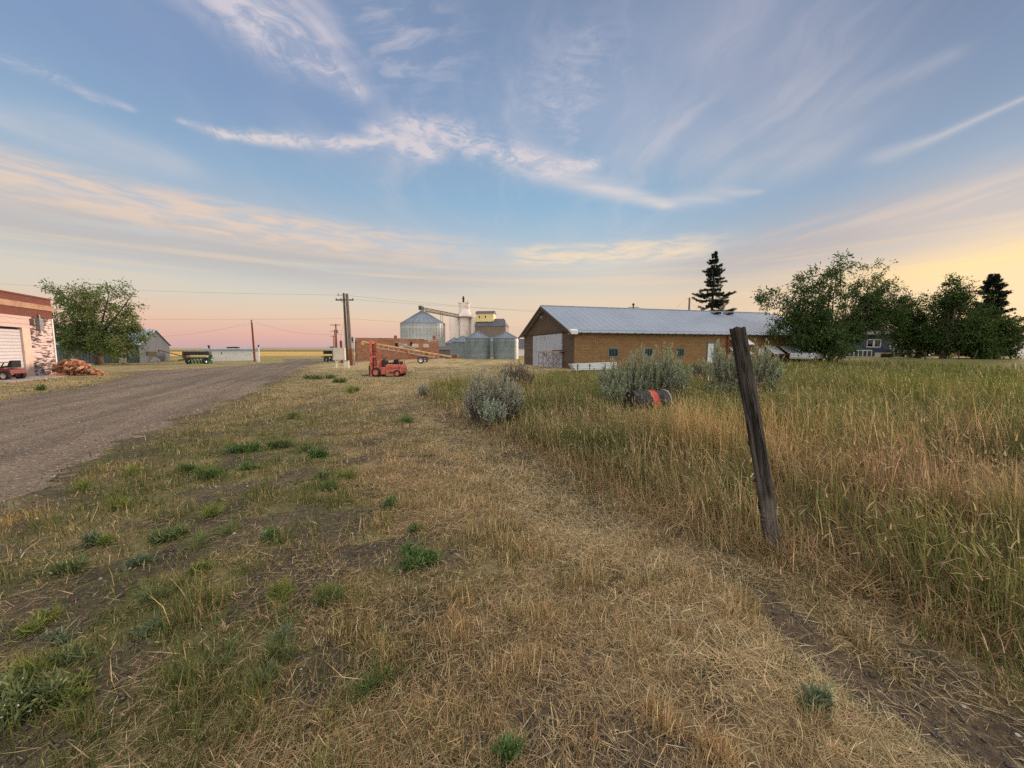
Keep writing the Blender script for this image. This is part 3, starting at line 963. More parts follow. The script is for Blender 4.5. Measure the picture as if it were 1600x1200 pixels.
mat('beige_metal', lin(212, 202, 186), lin(196, 186, 170), 1.5, .7)
mat('sign_green', lin(60, 120, 84), None, rough=.5)
mat('scaffold_tan', lin(170, 132, 104), lin(140, 106, 84), 5, .8)
mat('chrome', lin(196, 196, 196), None, rough=.3, metal=.8)


def wheel(mb_t, mb_r, c, r, w, axis='Y', n=20):
    """tyre and rim profiles turned about an axle through c"""
    mb_t.lathe([(r * .62, -w / 2), (r * .9, -w / 2), (r, -w * .3), (r, w * .3), (r * .9, w / 2), (r * .62, w / 2)], n, c, axis)
    mb_r.lathe([(.001, -w * .38), (r * .2, -w * .42), (r * .58, -w * .36), (r * .63, -w * .46), (r * .63, w * .46), (r * .58, w * .36), (r * .2, w * .42), (.001, w * .38)], n, c, axis)


def add_wheel(parent, c, r, w, axis='Y', tyre='black_rubber', rim='chrome', name='wheel'):
    t, q = MB(), MB(); wheel(t, q, (0, 0, 0), r, w, axis)
    o = t.build(name, M[tyre], parent); o.location = c
    q.build('rim', M[rim], o)
    return o


def pane_window(parent, x0, x1, z0, z1, y, frame, fw=.06, out=-1, bars=2, proud=.035, deep=.05):
    """window on a wall lying in the local plane y, outside at out*y"""
    f = MB()
    yo, yi = y + out * proud, y - out * deep
    f.span((x0 - fw, yo, z0 - fw), (x1 + fw, yi, z0)); f.span((x0 - fw, yo, z1), (x1 + fw, yi, z1 + fw))
    f.span((x0 - fw, yo, z0), (x0, yi, z1)); f.span((x1, yo, z0), (x1 + fw, yi, z1))
    for i in range(bars):
        xm = x0 + (x1 - x0) * (i + 1) / (bars + 1); f.span((xm - .015, y + out * .012, z0), (xm + .015, yi, z1))
    o = f.build('window', M[frame], parent)
    g = MB(); g.span((x0, y + out * .004, z0), (x1, y - out * .01, z1)); g.build('pane', M['window_glass'], o)
    return o


# ------------------------------------------------------------------ long ochre barn
BX, BY = 4.48, 27.7
bz = gat(BX, BY)
b_ang = math.atan2(.28, .96)
barn = thing('barn', 'long low ochre barn with grey metal roof and brown gable end', 'barn', (BX, BY, bz), b_ang)
BL, BW, EH, RH = 24.3, 11.6, 2.84 - bz, 5.15 - bz
mb = MB()
mb.add([(0, 0, -.6), (BL, 0, -.6), (BL, 0, EH + .12), (0, 0, EH + .12)], [(0, 1, 2, 3)])
mb.add([(BL, 0, -.6), (BL, BW, -.6), (BL, BW, EH), (BL, BW / 2, RH - .05), (BL, 0, EH)], [(0, 1, 2, 3, 4)])
mb.add([(0, BW, -.6), (BL, BW, -.6), (BL, BW, EH), (0, BW, EH)], [(0, 1, 2, 3)])
mb.build('wall', M['ochre_siding'], barn)
mb = MB(); mb.add([(0, 0, -.6), (0, BW, -.6), (0, BW, EH), (0, BW / 2, RH - .05), (0, 0, EH)], [(0, 1, 2, 3, 4)])
mb.build('gable_wall', M['brown_boards'], barn)['label'] = 'dark brown board gable end'
sl = (RH - EH) / (BW / 2); ov = .42; og = .45
mb = MB()
for s in (0, 1):
    Y = lambda q: q if s == 0 else BW - q
    e = EH - sl * ov + .05
    mb.add([(-og, Y(-ov), e), (BL + og, Y(-ov), e), (BL + og, BW / 2, RH + .05), (-og, BW / 2, RH + .05),
            (-og, Y(-ov), e + .05), (BL + og, Y(-ov), e + .05), (BL + og, BW / 2, RH + .10), (-og, BW / 2, RH + .10)],
           [(0, 1, 2, 3), (4, 5, 6, 7), (0, 1, 5, 4), (1, 2, 6, 5), (0, 3, 7, 4)])
roof = mb.build('roof', M['barn_roof_metal'], barn)
mb = MB()
for s in (0, 1):
    y0 = -ov if s == 0 else BW + ov
    mb.bar((-og - .03, y0, EH - sl * ov - .04), (-og - .03, BW / 2, RH - .04), .05, .18)
mb.bar((-.02, -.1, EH + .02), (-.02, BW + .1, EH + .02), .06, .07)
mb.build('barge_board', M['dark_wood'], barn)
mb = MB(); mb.tube([(-og, BW / 2, RH + .11), (BL + og, BW / 2, RH + .11)], .06, 6); mb.build('ridge_cap', M['galvanised'], roof)
for i in range(34):
    mb = MB(); mb.box((.35 + i * .72, -.24, EH - .10), (.06, .40, .10)); mb.build('rafter_tail', M['dark_wood'], barn)
mb = MB()                                                           # boxed eave return at the near corner
mb.box((-.25, -.28, EH - .10), (.5, .5, .22)); mb.prism([(-.54, EH + .02), (-.02, EH + .02), (-.28, EH + .16)], -.5, .02, 'X')
mb.build('eave_return', M['white_paint'], barn)


def bt(px):
    a = (px - 800) / 600 / 1.0; return (a * BY - BX) / (.96 - .28 * a)


for a_, b_ in ((951, 964), (1007, 1018), (1057, 1067)):
    pane_window(barn, bt(a_), bt(b_), 1.06 - bz, 1.58 - bz, 0.0, 'green_paint', .10)
d0, d1 = bt(1104), bt(1113)
mb = MB(); mb.span((d0, -.05, -.3), (d1, .02, 2.02 - bz)); mb.build('side_door', M['white_boards'], barn)
mb = MB(); mb.span((d0 - .08, -.07, -.3), (d0, .02, 2.02 - bz)); mb.span((d1, -.10, -.3), (d1 + .18, .02, 2.02 - bz)); mb.span((d0 - .08, -.07, 2.02 - bz), (d1 + .18, .02, 2.14 - bz))
mb.build('door_frame', M['green_paint'], barn)
# double door in the gable
g0, g1 = 1.75, 9.2
g0 = 2.05; g1 = 8.75
for s in range(2):
    ya, yb = g0 + s * (g1 - g0) / 2 + .02, g0 + (s + 1) * (g1 - g0) / 2 - .02
    mb = MB(); mb.span((-.09, ya, -.35), (-.02, yb, EH + .06 - .12)); dd = mb.build('barn_door', M['white_planks'], barn)
    mb = MB(); mb.box((-.12, (g0 + g1) / 2 + (-.25 if s == 0 else .25), 1.0), (.05, .06, .3)); mb.build('handle', M['rust'], dd)
mb = MB(); mb.span((-.13, g0 - .4, EH - .02), (-.09, g1 + .6, EH + .05)); mb.build('door_rail', M['dark_wood'], barn)
mb = MB(); mb.box((-.2, BW / 2 + .0, RH - .85), (.3, .10, .12)); mb.lathe([(.09, -.12), (.14, -.05), (.04, .06)], 10, (-.35, BW / 2, RH - .85)); mb.build('gable_lamp', M['galvanised'], barn)
# slanted white awnings along the far half of the front wall
for (x0, x1, zt, zb, pr) in ((13.75, 15.55, 2.52, 1.98, .85), (13.75, 15.45, 1.78, 1.22, .8), (17.55, 18.65, 1.86, 1.22, .95), (19.15, 20.9, 1.86, 1.24, .95)):
    mb = MB(); zt, zb = zt - bz, zb - bz
    mb.add([(x0, -.02, zt), (x1, -.02, zt), (x1, -pr, zb), (x0, -pr, zb), (x0, -.02, zt - .04), (x1, -.02, zt - .04), (x1, -pr, zb - .04), (x0, -pr, zb - .04)],
           [(0, 1, 2, 3), (4, 5, 6, 7), (0, 1, 5, 4), (1, 2, 6, 5), (2, 3, 7, 6), (3, 0, 4, 7)])
    aw = mb.build('awning', M['white_sheet'], barn)
    for xx in (x0 + .05, x1 - .05): MB().bar((xx, -.02, zb - .35), (xx, -pr + .06, zb - .06), .05).build('bracket', M['rust'], aw)
mb = MB(); mb.box((13.6, -.12, 1.0), (.16, .16, 3.0)); mb.build('brown_post', M['rust'], barn)
mb = MB(); mb.span((16.95, -.06, .9), (17.5, .02, 1.5)); mb.build('white_hatch', M['white_paint'], barn)
for xx in (17.1, 18.6):                                              # two small hooded vents high on the roof
    yy = BW / 2 - .75; zz = RH + .1 - sl * .75
    mb = MB(); mb.box((xx, yy - .1, zz + .10), (.75, .5, .16)); v_ = mb.build('roof_vent', M['galvanised'], barn)
    mb = MB(); mb.box((xx + .05, yy - .37, zz + .04), (.6, .06, .16)); mb.build('vent_mouth', M['dim_interior'], v_)
mb = MB(); mb.tube([(9.0, BW / 2 + .6, RH - .4), (9.0, BW / 2 + .6, RH + .55)], .06, 8); mb.tube([(8.5, BW / 2 + .6, RH + .3), (9.6, BW / 2 + .6, RH + .32)], .03, 6); mb.lathe([(.12, .5), (.12, .62), (.02, .7)], 10, (9.0, BW / 2 + .6, RH)); mb.build('flue', M['dark_wood'], barn)

# white plank wagon box on the grass in front of the barn
q0 = G(922, 586, .15); wb = thing('wagon_box', 'white plank wagon box lying on the grass along the ochre barn wall', 'wagon box', (3.3 + 2.2, 25.6, gat(5.5, 25.6)), math.radians(12))
mb = MB(); mb.prism([(-1.75, .48), (1.45, .56), (1.4, .12), (-1.45, .06)], -.32, .32, 'Y'); wbb = mb.build('box_body', M['white_boards'], wb)
for q_ in (((-1.35, -.36, .12), (-1.30, -.321, .46)), ((-.5, -.35, .12), (-.46, -.321, .5)), ((.6, -.35, .12), (.64, -.321, .52))): MB().span(*q_).build('iron_strap', M['black_paint'], wb)
for q_ in (-1.0, 1.0): MB().box((q_, 0, .04), (.12, .7, .10)).build('skid', M['dark_wood'], wb)

# scaffold frames in front of the barn door
sc_p = P(860, 580, 30.6)
sca = thing('scaffold', 'tan scaffold frame with cross braces standing at the white barn doors', 'scaffold', (3.05, 30.2, gat(3.05, 30.2)), b_ang + PI / 2 + .55)
for xx in (-1.0, .0, 1.0):
    mb = MB()
    for yy in (-.3, .3): mb.tube([(xx, yy, -.05), (xx, yy, 1.28)], .028, 8)
    for zz in (.35, .8, 1.2): mb.tube([(xx, -.3, zz), (xx, .3, zz)], .02, 6)
    mb.build('end_frame', M['scaffold_tan'], sca)
mb = MB()
for a_, b_ in ((-1, -.05), (.05, 1)):
    mb.tube([(a_, -.33, .15), (b_, -.33, 1.15)], .016, 6); mb.tube([(a_, -.34, 1.15), (b_, -.34, .15)], .016, 6)
mb.build('cross_brace', M['dark_wood'], sca)
mb = MB(); mb.box((.05, 0, 1.31), (2.5, .62, .05)); mb.build('plank', M['scaffold_tan'], sca)
mb = MB(); mb.box((-.6, .02, 1.37), (.7, .4, .07)); mb.build('dark_board', M['black_paint'], sca)

# ------------------------------------------------------------------ garage with roller door
GFX, GFY = -28.96, 24.4
gar = thing('garage', 'brick topped garage with peeling white boards and a white roller door', 'garage', (GFX, GFY, 0), math.atan2(-.9, .435))
W_, D_ = 11.0, 12.0
mb = MB(); mb.span((2.12, -.25, -.3), (6.9, 0, 3.46)); mb.span((6.9, -.25, -.3), (W_, 0, 3.46))
mbw = MB()
mbw.add([(2.55, 0, 2.80), (6.75, 0, 2.80), (6.75, 0, 3.46), (2.55, 0, 3.46)], [(0, 1, 2, 3)])
mbw.span((0, -D_, -.3), (.2, -.1, 3.46)); mbw.span((W_ - .2, -D_, -.3), (W_, -.1, 3.46)); mbw.span((.2, -D_, -.3), (W_ - .2, -D_ + .2, 3.46))
mbw.span((1.9, -.2, 2.80), (W_ - .01, .03, 3.46)); mbw.span((6.9, -.2, -.3), (W_ - .01, .03, 2.79))
mbw.build('wall', M['white_siding'], gar)
mb = MB(); mb.span((.08, -.2, -.3), (2.1, .02, 3.46)); mb.build('plank_wall', M['peeling_siding'], gar)['label'] = 'board wall with white paint peeling off grey wood'
mb = MB(); mb.span((-.04, -.14, -.3), (.08, .06, 3.46)); mb.build('corner_board', M['white_paint'], gar)
mb = MB(); mb.span((-.02, -D_ - .02, 3.465), (W_ + .02, .05, 4.62)); par = mb.build('parapet', M['red_brick'], gar)
mb = MB(); mb.span((-.12, -D_ - .1, 3.93), (W_ + .1, .13, 4.24)); mb.build('band', M['cream_band'], par)
mb = MB(); mb.span((-.08, -D_ - .08, 4.622), (W_ + .08, .11, 4.70)); mb.build('coping', M['red_brick'], par)
mb = MB(); mb.span((2.85, -.12, .16), (6.6, -.02, 2.66)); rd = mb.build('roller_door', M['roller_door'], gar)
mb = MB(); mb.span((2.85, -.16, -.2), (6.6, -.14, 2.75)); mb.build('door_gap', M['dim_interior'], rd)
mb = MB(); mb.span((2.2, -.18, -.2), (2.84, .07, 2.79)); mb.build('door_trim', M['peach_trim'], gar)
mb = MB(); mb.span((6.61, -.18, -.2), (6.88, .07, 2.79)); mb.build('door_trim', M['peach_trim'], gar)
mb = MB(); mb.box((1.35, .10, 3.05), (.34, .16, .62)); mb.tube([(1.35, .1, 3.36), (1.35, .1, 3.62)], .05, 8); mb.build('meter_box', M['galvanised'], gar)
mb = MB(); mb.span((1.75, .01, 2.95), (2.08, .05, 3.35)); mb.build('boarded_hole', M['dark_wood'], gar)
mb = MB(); mb.add([(-.3, .05, .03), (8, .05, .03), (8, 2.0, .03), (-.3, 1.6, .03), (-.3, .05, -.2), (8, .05, -.2), (8, 2.0, -.2), (-.3, 1.6, -.2)], [(0, 1, 2, 3), (2, 3, 7, 6), (0, 3, 7, 4), (1, 2, 6, 5)])
ap = mb.build('concrete_apron', M['concrete']); ap.matrix_world = Matrix.Translation((GFX, GFY, 0)) @ Matrix.Rotation(math.atan2(-.9, .435), 4, 'Z'); tag(ap, kind='structure')

# ------------------------------------------------------------------ firewood heap: every split log a thing
pc = G(101, 587); pcx, pcy = pc
logs = []
for j in range(5):
    rp = random.Random(40 + j); mb = MB()
    L, R = rp.uniform(.40, .5), rp.uniform(.12, .16)
    a0, a1 = rp.uniform(-.2, .2), rp.uniform(1.3, 2.3)
    out = [(0, 0)] + [(R * math.cos(a0 + (a1 - a0) * k / 5) * rp.uniform(.9, 1.1), R * math.sin(a0 + (a1 - a0) * k / 5) * rp.uniform(.9, 1.1)) for k in range(6)]
    out = [(p - R * .4, q - R * .4) for p, q in out]
    mb.prism(out, -L / 2, L / 2, 'X'); logs.append(mb)
protos = [None] * 5
rp = random.Random(5)
ux, uy = .435, -.9
for i in range(120):
    # a low mound stretched along the garage front
    t_ = rp.gauss(0, .42); w_ = rp.gauss(0, .36)
    t_, w_ = max(-1, min(1, t_)), max(-1, min(1, w_))
    hmx = .85 * max(0, 1 - (t_ * t_ + w_ * w_)) ** .8
    zz = .07 + hmx * (rp.random() ** .75)
    X_ = pcx + ux * 0 + t_ * 1.45 * 1.0 - .05; Y_ = pcy + w_ * .8 + .5 - t_ * .3
    j = rp.randrange(5)
    if protos[j] is None:
        o = protos[j] = logs[j].build('firewood_log', M['log_wood'] if j < 2 else M['log_bark'] if j == 2 else M['log_pale'] if j == 3 else M['log_wood'])
    else:
        o = protos[j].copy(); C.collection.objects.link(o)
    o.location = (X_, Y_, zz); o.rotation_euler = (rp.uniform(0, 6.3), rp.gauss(0, .35), rp.uniform(0, 6.3))
    tag(o, 'split reddish firewood log in the heap at the garage corner', 'log', 'split logs heaped at the garage corner')

# ------------------------------------------------------------------ riding mower by the frame edge
mw = thing('riding_mower', 'dark red riding mower parked on the grass by the roller door', 'mower', (-26.35, 19.9, 0), math.radians(190))
mb = MB(); mb.prism([(.1, .28), (.1, .5), (.25, .62), (.95, .66), (1.15, .56), (1.18, .30)], -.27, .27, 'Y'); mb.build('hood', M['mower_red'], mw, .03)
mb = MB(); mb.prism([(-.62, .30), (-.60, .56), (-.15, .60), (0.0, .40), (.1, .28)], -.40, .40, 'Y'); mb.build('rear_fender', M['mower_red'], mw, .03)
mb = MB(); mb.prism([(-.50, .62), (-.05, .62), (-.05, .70), (-.36, .73), (-.48, 1.0), (-.57, 1.0), (-.57, .62)], -.24, .24, 'Y'); mb.build('seat', M['black_rubber'], mw, .03)
mb = MB(); mb.box((.25, 0, .17), (.95, .95, .14)); mb.build('mower_deck', M['mower_red'], mw, .03)
mb = MB(); mb.tube([(.15, 0, .6), (-.02, 0, .86)], .025, 8); mb.lathe([(.15, -.015), (.175, 0), (.15, .015), (.14, 0), (.15, -.015)], 16, (-.03, 0, .88)); mb.build('steering_wheel', M['black_paint'], mw)
for (xx, yy, r_, w_) in ((-.35, .36, .23, .2), (-.35, -.36, .23, .2), (.95, .36, .18, .14), (.95, -.36, .18, .14)): add_wheel(mw, (xx, yy, r_), r_, w_)

# ------------------------------------------------------------------ grey metal shed behind the broad tree
A_ = P(219, 569, 44); B_ = P(247, 568, 52); L_ = P(88, 568, 41)
ang = math.atan2(A_.y - L_.y, A_.x - L_.x)
shed = thing('metal_shed', 'grey ribbed metal shed partly hidden behind the broad tree', 'shed', (A_.x, A_.y, 0), ang)
ln = math.hypot(A_.x - L_.x, A_.y - L_.y); wd = 10.0; eh, rh = 2.1, 3.9
mb = MB(); mb.add([(-ln, 0, -.3), (0, 0, -.3), (0, 0, eh), (-ln, 0, eh)], [(0, 1, 2, 3)])
for xx in (-ln, 0): mb.add([(xx, 0, -.3), (xx, wd, -.3), (xx, wd, eh), (xx, wd * .5, rh), (xx, 0, eh)], [(0, 1, 2, 3, 4)])
mb.add([(-ln, wd, -.3), (0, wd, -.3), (0, wd, eh), (-ln, wd, eh)], [(0, 1, 2, 3)])
mb.build('wall', M['grey_metal'], shed)
mb = MB()
for s in (0, 1):
    y0 = -.25 if s == 0 else wd + .25; e = eh - .10
    mb.add([(-ln - .2, y0, e), (.2, y0, e), (.2, wd / 2, rh + .06), (-ln - .2, wd / 2, rh + .06), (-ln - .2, y0, e + .07), (.2, y0, e + .07), (.2, wd / 2, rh + .13), (-ln - .2, wd / 2, rh + .13)],
           [(0, 1, 2, 3), (4, 5, 6, 7), (0, 1, 5, 4), (1, 2, 6, 5), (0, 3, 7, 4)])
mb.build('roof', M['pale_roof'], shed)
mb = MB(); mb.span((-1.75, -.06, -.2), (-1.1, .02, 1.05)); d_ = mb.build('door', M['beige_metal'], shed)
mb = MB(); mb.span((-1.7, -.07, .62), (-1.15, -.061, 1.0)); mb.build('opening', M['dim_interior'], d_)
mb = MB(); mb.span((.01, 2.0, .75), (.06, 5.0, 1.25)); mb.build('window', M['window_glass'], shed)
lean = thing('scrap_panel', 'pale metal sheet leaning on the grey shed', 'metal sheet', (A_.x + 1.7, A_.y + .5, 0), ang + .5)
mb = MB(); mb.bar((-.5, 0, 0), (-.1, 0, .55), .04, .7); mb.build('sheet', M['galvanised'], lean); mb = MB(); mb.bar((-.1, -.3, 0), (-.1, .3, .5), .04); mb.build('prop', M['dark_wood'], lean)

# ------------------------------------------------------------------ low white building
w0, w1 = P(323, 563, 50), P(403, 563, 53.5)
wbld = thing('white_building', 'low white block building with flat grey metal roof', 'building', (w0.x, w0.y, 0), math.atan2(w1.y - w0.y, w1.x - w0.x))
wl = (w1 - w0).length
mb = MB(); mb.span((0, 0, -.3), (wl, 5, 1.42)); mb.build('wall', M['white_paint'], wbld)
mb = MB(); mb.add([(-.15, -.2, 1.42), (wl + .1, -.2, 1.42), (wl + .1, 5.2, 1.62), (-.15, 5.2, 1.62), (-.15, -.2, 1.57), (wl + .1, -.2, 1.57), (wl + .1, 5.2, 1.72), (-.15, 5.2, 1.72)], [(0, 1, 2, 3), (4, 5, 6, 7), (0, 1, 5, 4), (1, 2, 6, 5), (2, 3, 7, 6), (3, 0, 4, 7)])
wr = mb.build('roof', M['pale_roof'], wbld)
mb = MB(); mb.lathe([(.12, 1.5), (.12, 1.95), (.17, 1.95), (.17, 2.05), (.02, 2.1)], 12, (.35, 2, 0)); mb.build('vent_pipe', M['rust'], wr)
mb = MB(); mb.span((1.55, -.03, .9), (1.65, .01, 1.15)); mb.build('wall_hook', M['black_paint'], wbld)
for i, (a_, b_, c_) in enumerate(((-.5, 0, .1), (.1, .1, .12), (.55, -.1, .1))):
    mb = MB(); mb.lathe([(.16, -.09), (.3, -.09), (.34, 0), (.3, .09), (.16, .09), (.13, 0), (.16, -.09)], 16); o = mb.build('tire', M['black_rubber']); o.location = (w0.x + 2.1 + a_, w0.y + 2.0 + b_, 1.66 + c_); tag(o, 'old dark tire lying on the flat roof of the low white building', 'tire', 'tires on the white building roof')

# ------------------------------------------------------------------ ruined brick building
r0, r1 = P(557, 566, 42), P(686, 562, 45.5)
rz0 = gat(r0.x, r0.y) - .1
ruin = thing('brick_building', 'old roofless brick building with crumbling parapet and boarded windows', 'building', (r0.x, r0.y, rz0), math.atan2(r1.y - r0.y, r1.x - r0.x))
rl = (r1 - r0).length; th = 2.80 - rz0
rp = random.Random(12)
top = [(0, th)]
xx = 0
while xx < rl:
    stp = rp.uniform(.35, .9); base_t = th - .0 - (.0 if xx < rl * .45 else .08 if xx < rl * .68 else .30 if xx > rl * .8 else .18)
    xx = min(rl, xx + stp); z_ = base_t - rp.choice((0, 0, .05, .08)); top += [(top[-1][0], z_), (xx, z_)]
mb = MB(); mb.prism([(0, -.6)] + top + [(rl, -.6)], 0, .35, 'Y'); mb.span((0, .352, -.6), (.35, 8, th - .05)); mb.span((rl - .35, .352, -.6), (rl, 8, th - .4)); mb.span((.35, 7.65, -.6), (rl - .35, 8, th + .12))
mb.build('wall', M['old_brick'], ruin)
mb = MB(); mb.span((-.3, 6.9, th + .10), (5.6, 8.1, th + .18)); mb.build('roof_edge', M['galvanised'], ruin)
for (t_, w_, h_) in ((rl * .47, .34, .5), (rl * .96, .4, .55)):
    mb = MB(); mb.lathe([(w_ / 2, 0), (w_ / 2, h_ * .7), (w_ * .62, h_ * .75), (w_ * .3, h_)], 8, (t_, .8, th - .15)); mb.build('chimney', M['old_brick'], ruin)
for (a_, b_) in ((.50, .60), (.66, .74), (.80, .87)):
    x0, x1 = rl * a_, rl * b_
    mb = MB(); mb.span((x0, -.02, th - 1.05), (x1, .05, th - .62)); o = mb.build('boarded_window', M['peach_trim'], ruin)
    mb = MB(); mb.span((x0 - .05, -.05, th - 1.11), (x1 + .05, .05, th - 1.052)); mb.build('sill', M['old_brick'], o)
for t_, zt, zb in ((rl * .455, th - .15, th - .95), (rl * .635, th - .05, th - .8)):
    mb = MB(); mb.span((t_, -.015, zb), (t_ + .28, .05, zt - .4)); mb.build('hole', M['dim_interior'], ruin)
mb = MB(); mb.span((-.06, .6, -.5), (.01, 2.4, th - .35)); mb.build('doorway', M['dim_interior'], ruin)

# ------------------------------------------------------------------ forklift
fk_g = G(604, 588)
fk = thing('forklift', 'faded red forklift with tall mast parked on dry grass', 'forklift', (fk_g[0] + .1, fk_g[1], gat(*fk_g)), math.radians(174))
mb = MB()
for yy in (-.32, .32): mb.prism([(.80, .05), (.92, .05), (.92, 2.08), (.80, 2.08)], yy - .05, yy + .05, 'Y')
for zz in (.35, 1.15, 2.0): mb.box((.86, 0, zz), (.07, .6, .12))
mst = mb.build('mast', M['red_machine'], fk, .01)
mb = MB()
for yy in (-.2, .2): mb.prism([(.92, .1), (.98, .1), (.98, 1.9), (.92, 1.9)], yy - .04, yy + .04, 'Y')
mb.tube([(.89, 0, .2), (.89, 0, 1.9)], .05, 10)
mb.build('lift_cylinder', M['rust'], mst)
for yy in (-.22, .22):
    mb = MB(); mb.prism([(1.0, .62), (1.0, .06), (1.55, .04), (1.55, .08), (1.04, .12), (1.04, .62)], yy - .05, yy + .05, 'Y'); mb.build('fork', M['black_paint'], fk)
mb = MB(); mb.box((.985, 0, .42), (.03, .75, .12)); mb.box((.985, 0, .62), (.03, .75, .08)); mb.build('carriage', M['rust'], fk)
mb = MB(); mb.prism([(-.02, .14), (.62, .14), (.70, .42), (.66, .62), (.46, .62), (.34, .98), (.26, 1.0), (.30, .56), (-.02, .56)], -.40, .40, 'Y'); mb.build('body', M['red_machine'], fk, .02)
mb = MB(); mb.prism([(-.92, .16), (-.03, .16), (-.03, .66), (-.12, .74), (-.88, .70), (-.98, .56), (-.99, .30)], -.43, .43, 'Y'); cw = mb.build('counterweight', M['red_machine'], fk, .04)
mb = MB()
for s in (-1, 1):
    mb.span((-.8, s * .432, .22), (-.25, s * .445, .30)); mb.span((-.88, s * .432, .50), (-.12, s * .442, .53))
mb.build('vent_slot', M['black_paint'], cw)
mb = MB(); mb.prism([(-.52, .72), (-.02, .70), (.02, .80), (-.40, .84), (-.50, 1.02), (-.58, 1.0)], -.24, .24, 'Y'); mb.box((-.70, 0, .80), (.3, .4, .16)); mb.build('seat', M['black_rubber'], fk, .03)
mb = MB(); mb.tube([(.38, 0, .7), (.18, 0, 1.02)], .025, 8); mb.lathe([(.15, -.015), (.18, 0), (.15, .015), (.14, 0), (.15, -.015)], 16, (.17, 0, 1.04)); mb.build('steering_wheel', M['black_paint'], fk)
mb = MB(); mb.prism([(.06, .56), (.26, .58), (.20, .95), (.04, .9)], -.2, .2, 'Y'); mb.build('engine', M['black_paint'], fk)
mb = MB()
for yy in (-.36, .36): mb.tube([(-.86, yy, .68), (-.88, yy, 1.62)], .018, 6); mb.tube([(.42, yy, .62), (.24, yy, 1.42)], .020, 6)
mb.build('guard_bar', M['red_machine'], fk)
for (xx, r_) in ((.52, .27), (-.72, .21)):
    for yy in (-.43, .43): add_wheel(fk, (xx, yy * (1 if xx > 0 else .86), r_), r_, .2, rim='red_machine')

# ------------------------------------------------------------------ grain augers
def auger(name, label, a, b, r, m_tube, seed, truss=True, wheels=True):
    """long conveyor tube from its low end a to its high end b"""
    t = thing(name, label, 'auger', (a.x, a.y, gat(a.x, a.y)))
    o_ = Vector((a.x, a.y, gat(a.x, a.y))); A = a - o_; B = b - o_
    mb = MB(); mb.tube([A, B], r, 12); tb = mb.build('tube', M[m_tube], t)
    d = (B - A); L = d.length; d.normalize()
    mb = MB(); mb.lathe([(r * 1.1, 0), (r * 1.5, -.25), (r * 1.3, -.3)], 10, B); mb.build('spout', M[m_tube], tb)
    mb = MB(); mb.box(A + Vector((0, 0, .1)), (.5, .5, .35)); mb.build('hopper', M['rust'], t)
    if truss:
        mb = MB(); n_ = 14; dn = Vector((0, 0, -.34))
        pts = [A + d * (L * (.12 + .76 * i / n_)) for i in range(n_ + 1)]
        mb.tube([p + dn for p in pts], .02, 6)
        for i, p in enumerate(pts): mb.tube([p, p + dn], .014, 6)
        mb.build('truss', M['white_paint'], t)
    if wheels:
        m0 = A + d * L * .35; m1 = A + d * L * .62
        side = Vector((-d.y, d.x, 0)).normalized()
        mb = MB()
        for s in (-1, 1):
            foot = m0 + side * s * .8; foot.z = .32
            mb.tube([m1, foot], .03, 8); mb.tube([A + d * L * .1, foot], .025, 8)
        mb.tube([m0 + side * .8 + Vector((0, 0, .32 - m0.z)), m0 - side * .8 + Vector((0, 0, .32 - m0.z))], .03, 8)
        mb.build('undercarriage', M['rust'], t)
        for s in (-1, 1):
            foot = m0 + side * s * .88; foot.z = .32
            w_ = add_wheel(t, foot, .32, .16, 'Y'); w_.rotation_euler = (0, 0, math.atan2(d.y, d.x))
    return t


auger('grain_auger', 'long yellow grain auger sloping up in front of the old brick building', P(711, 558.5, 38), P(566, 534, 38), .085, 'auger_yellow', 1)
auger('grain_auger', 'short grey grain auger behind the yellow one at the brick wall', P(668, 553.5, 40.5), P(624, 537, 41), .10, 'galvanised', 2, False, False)

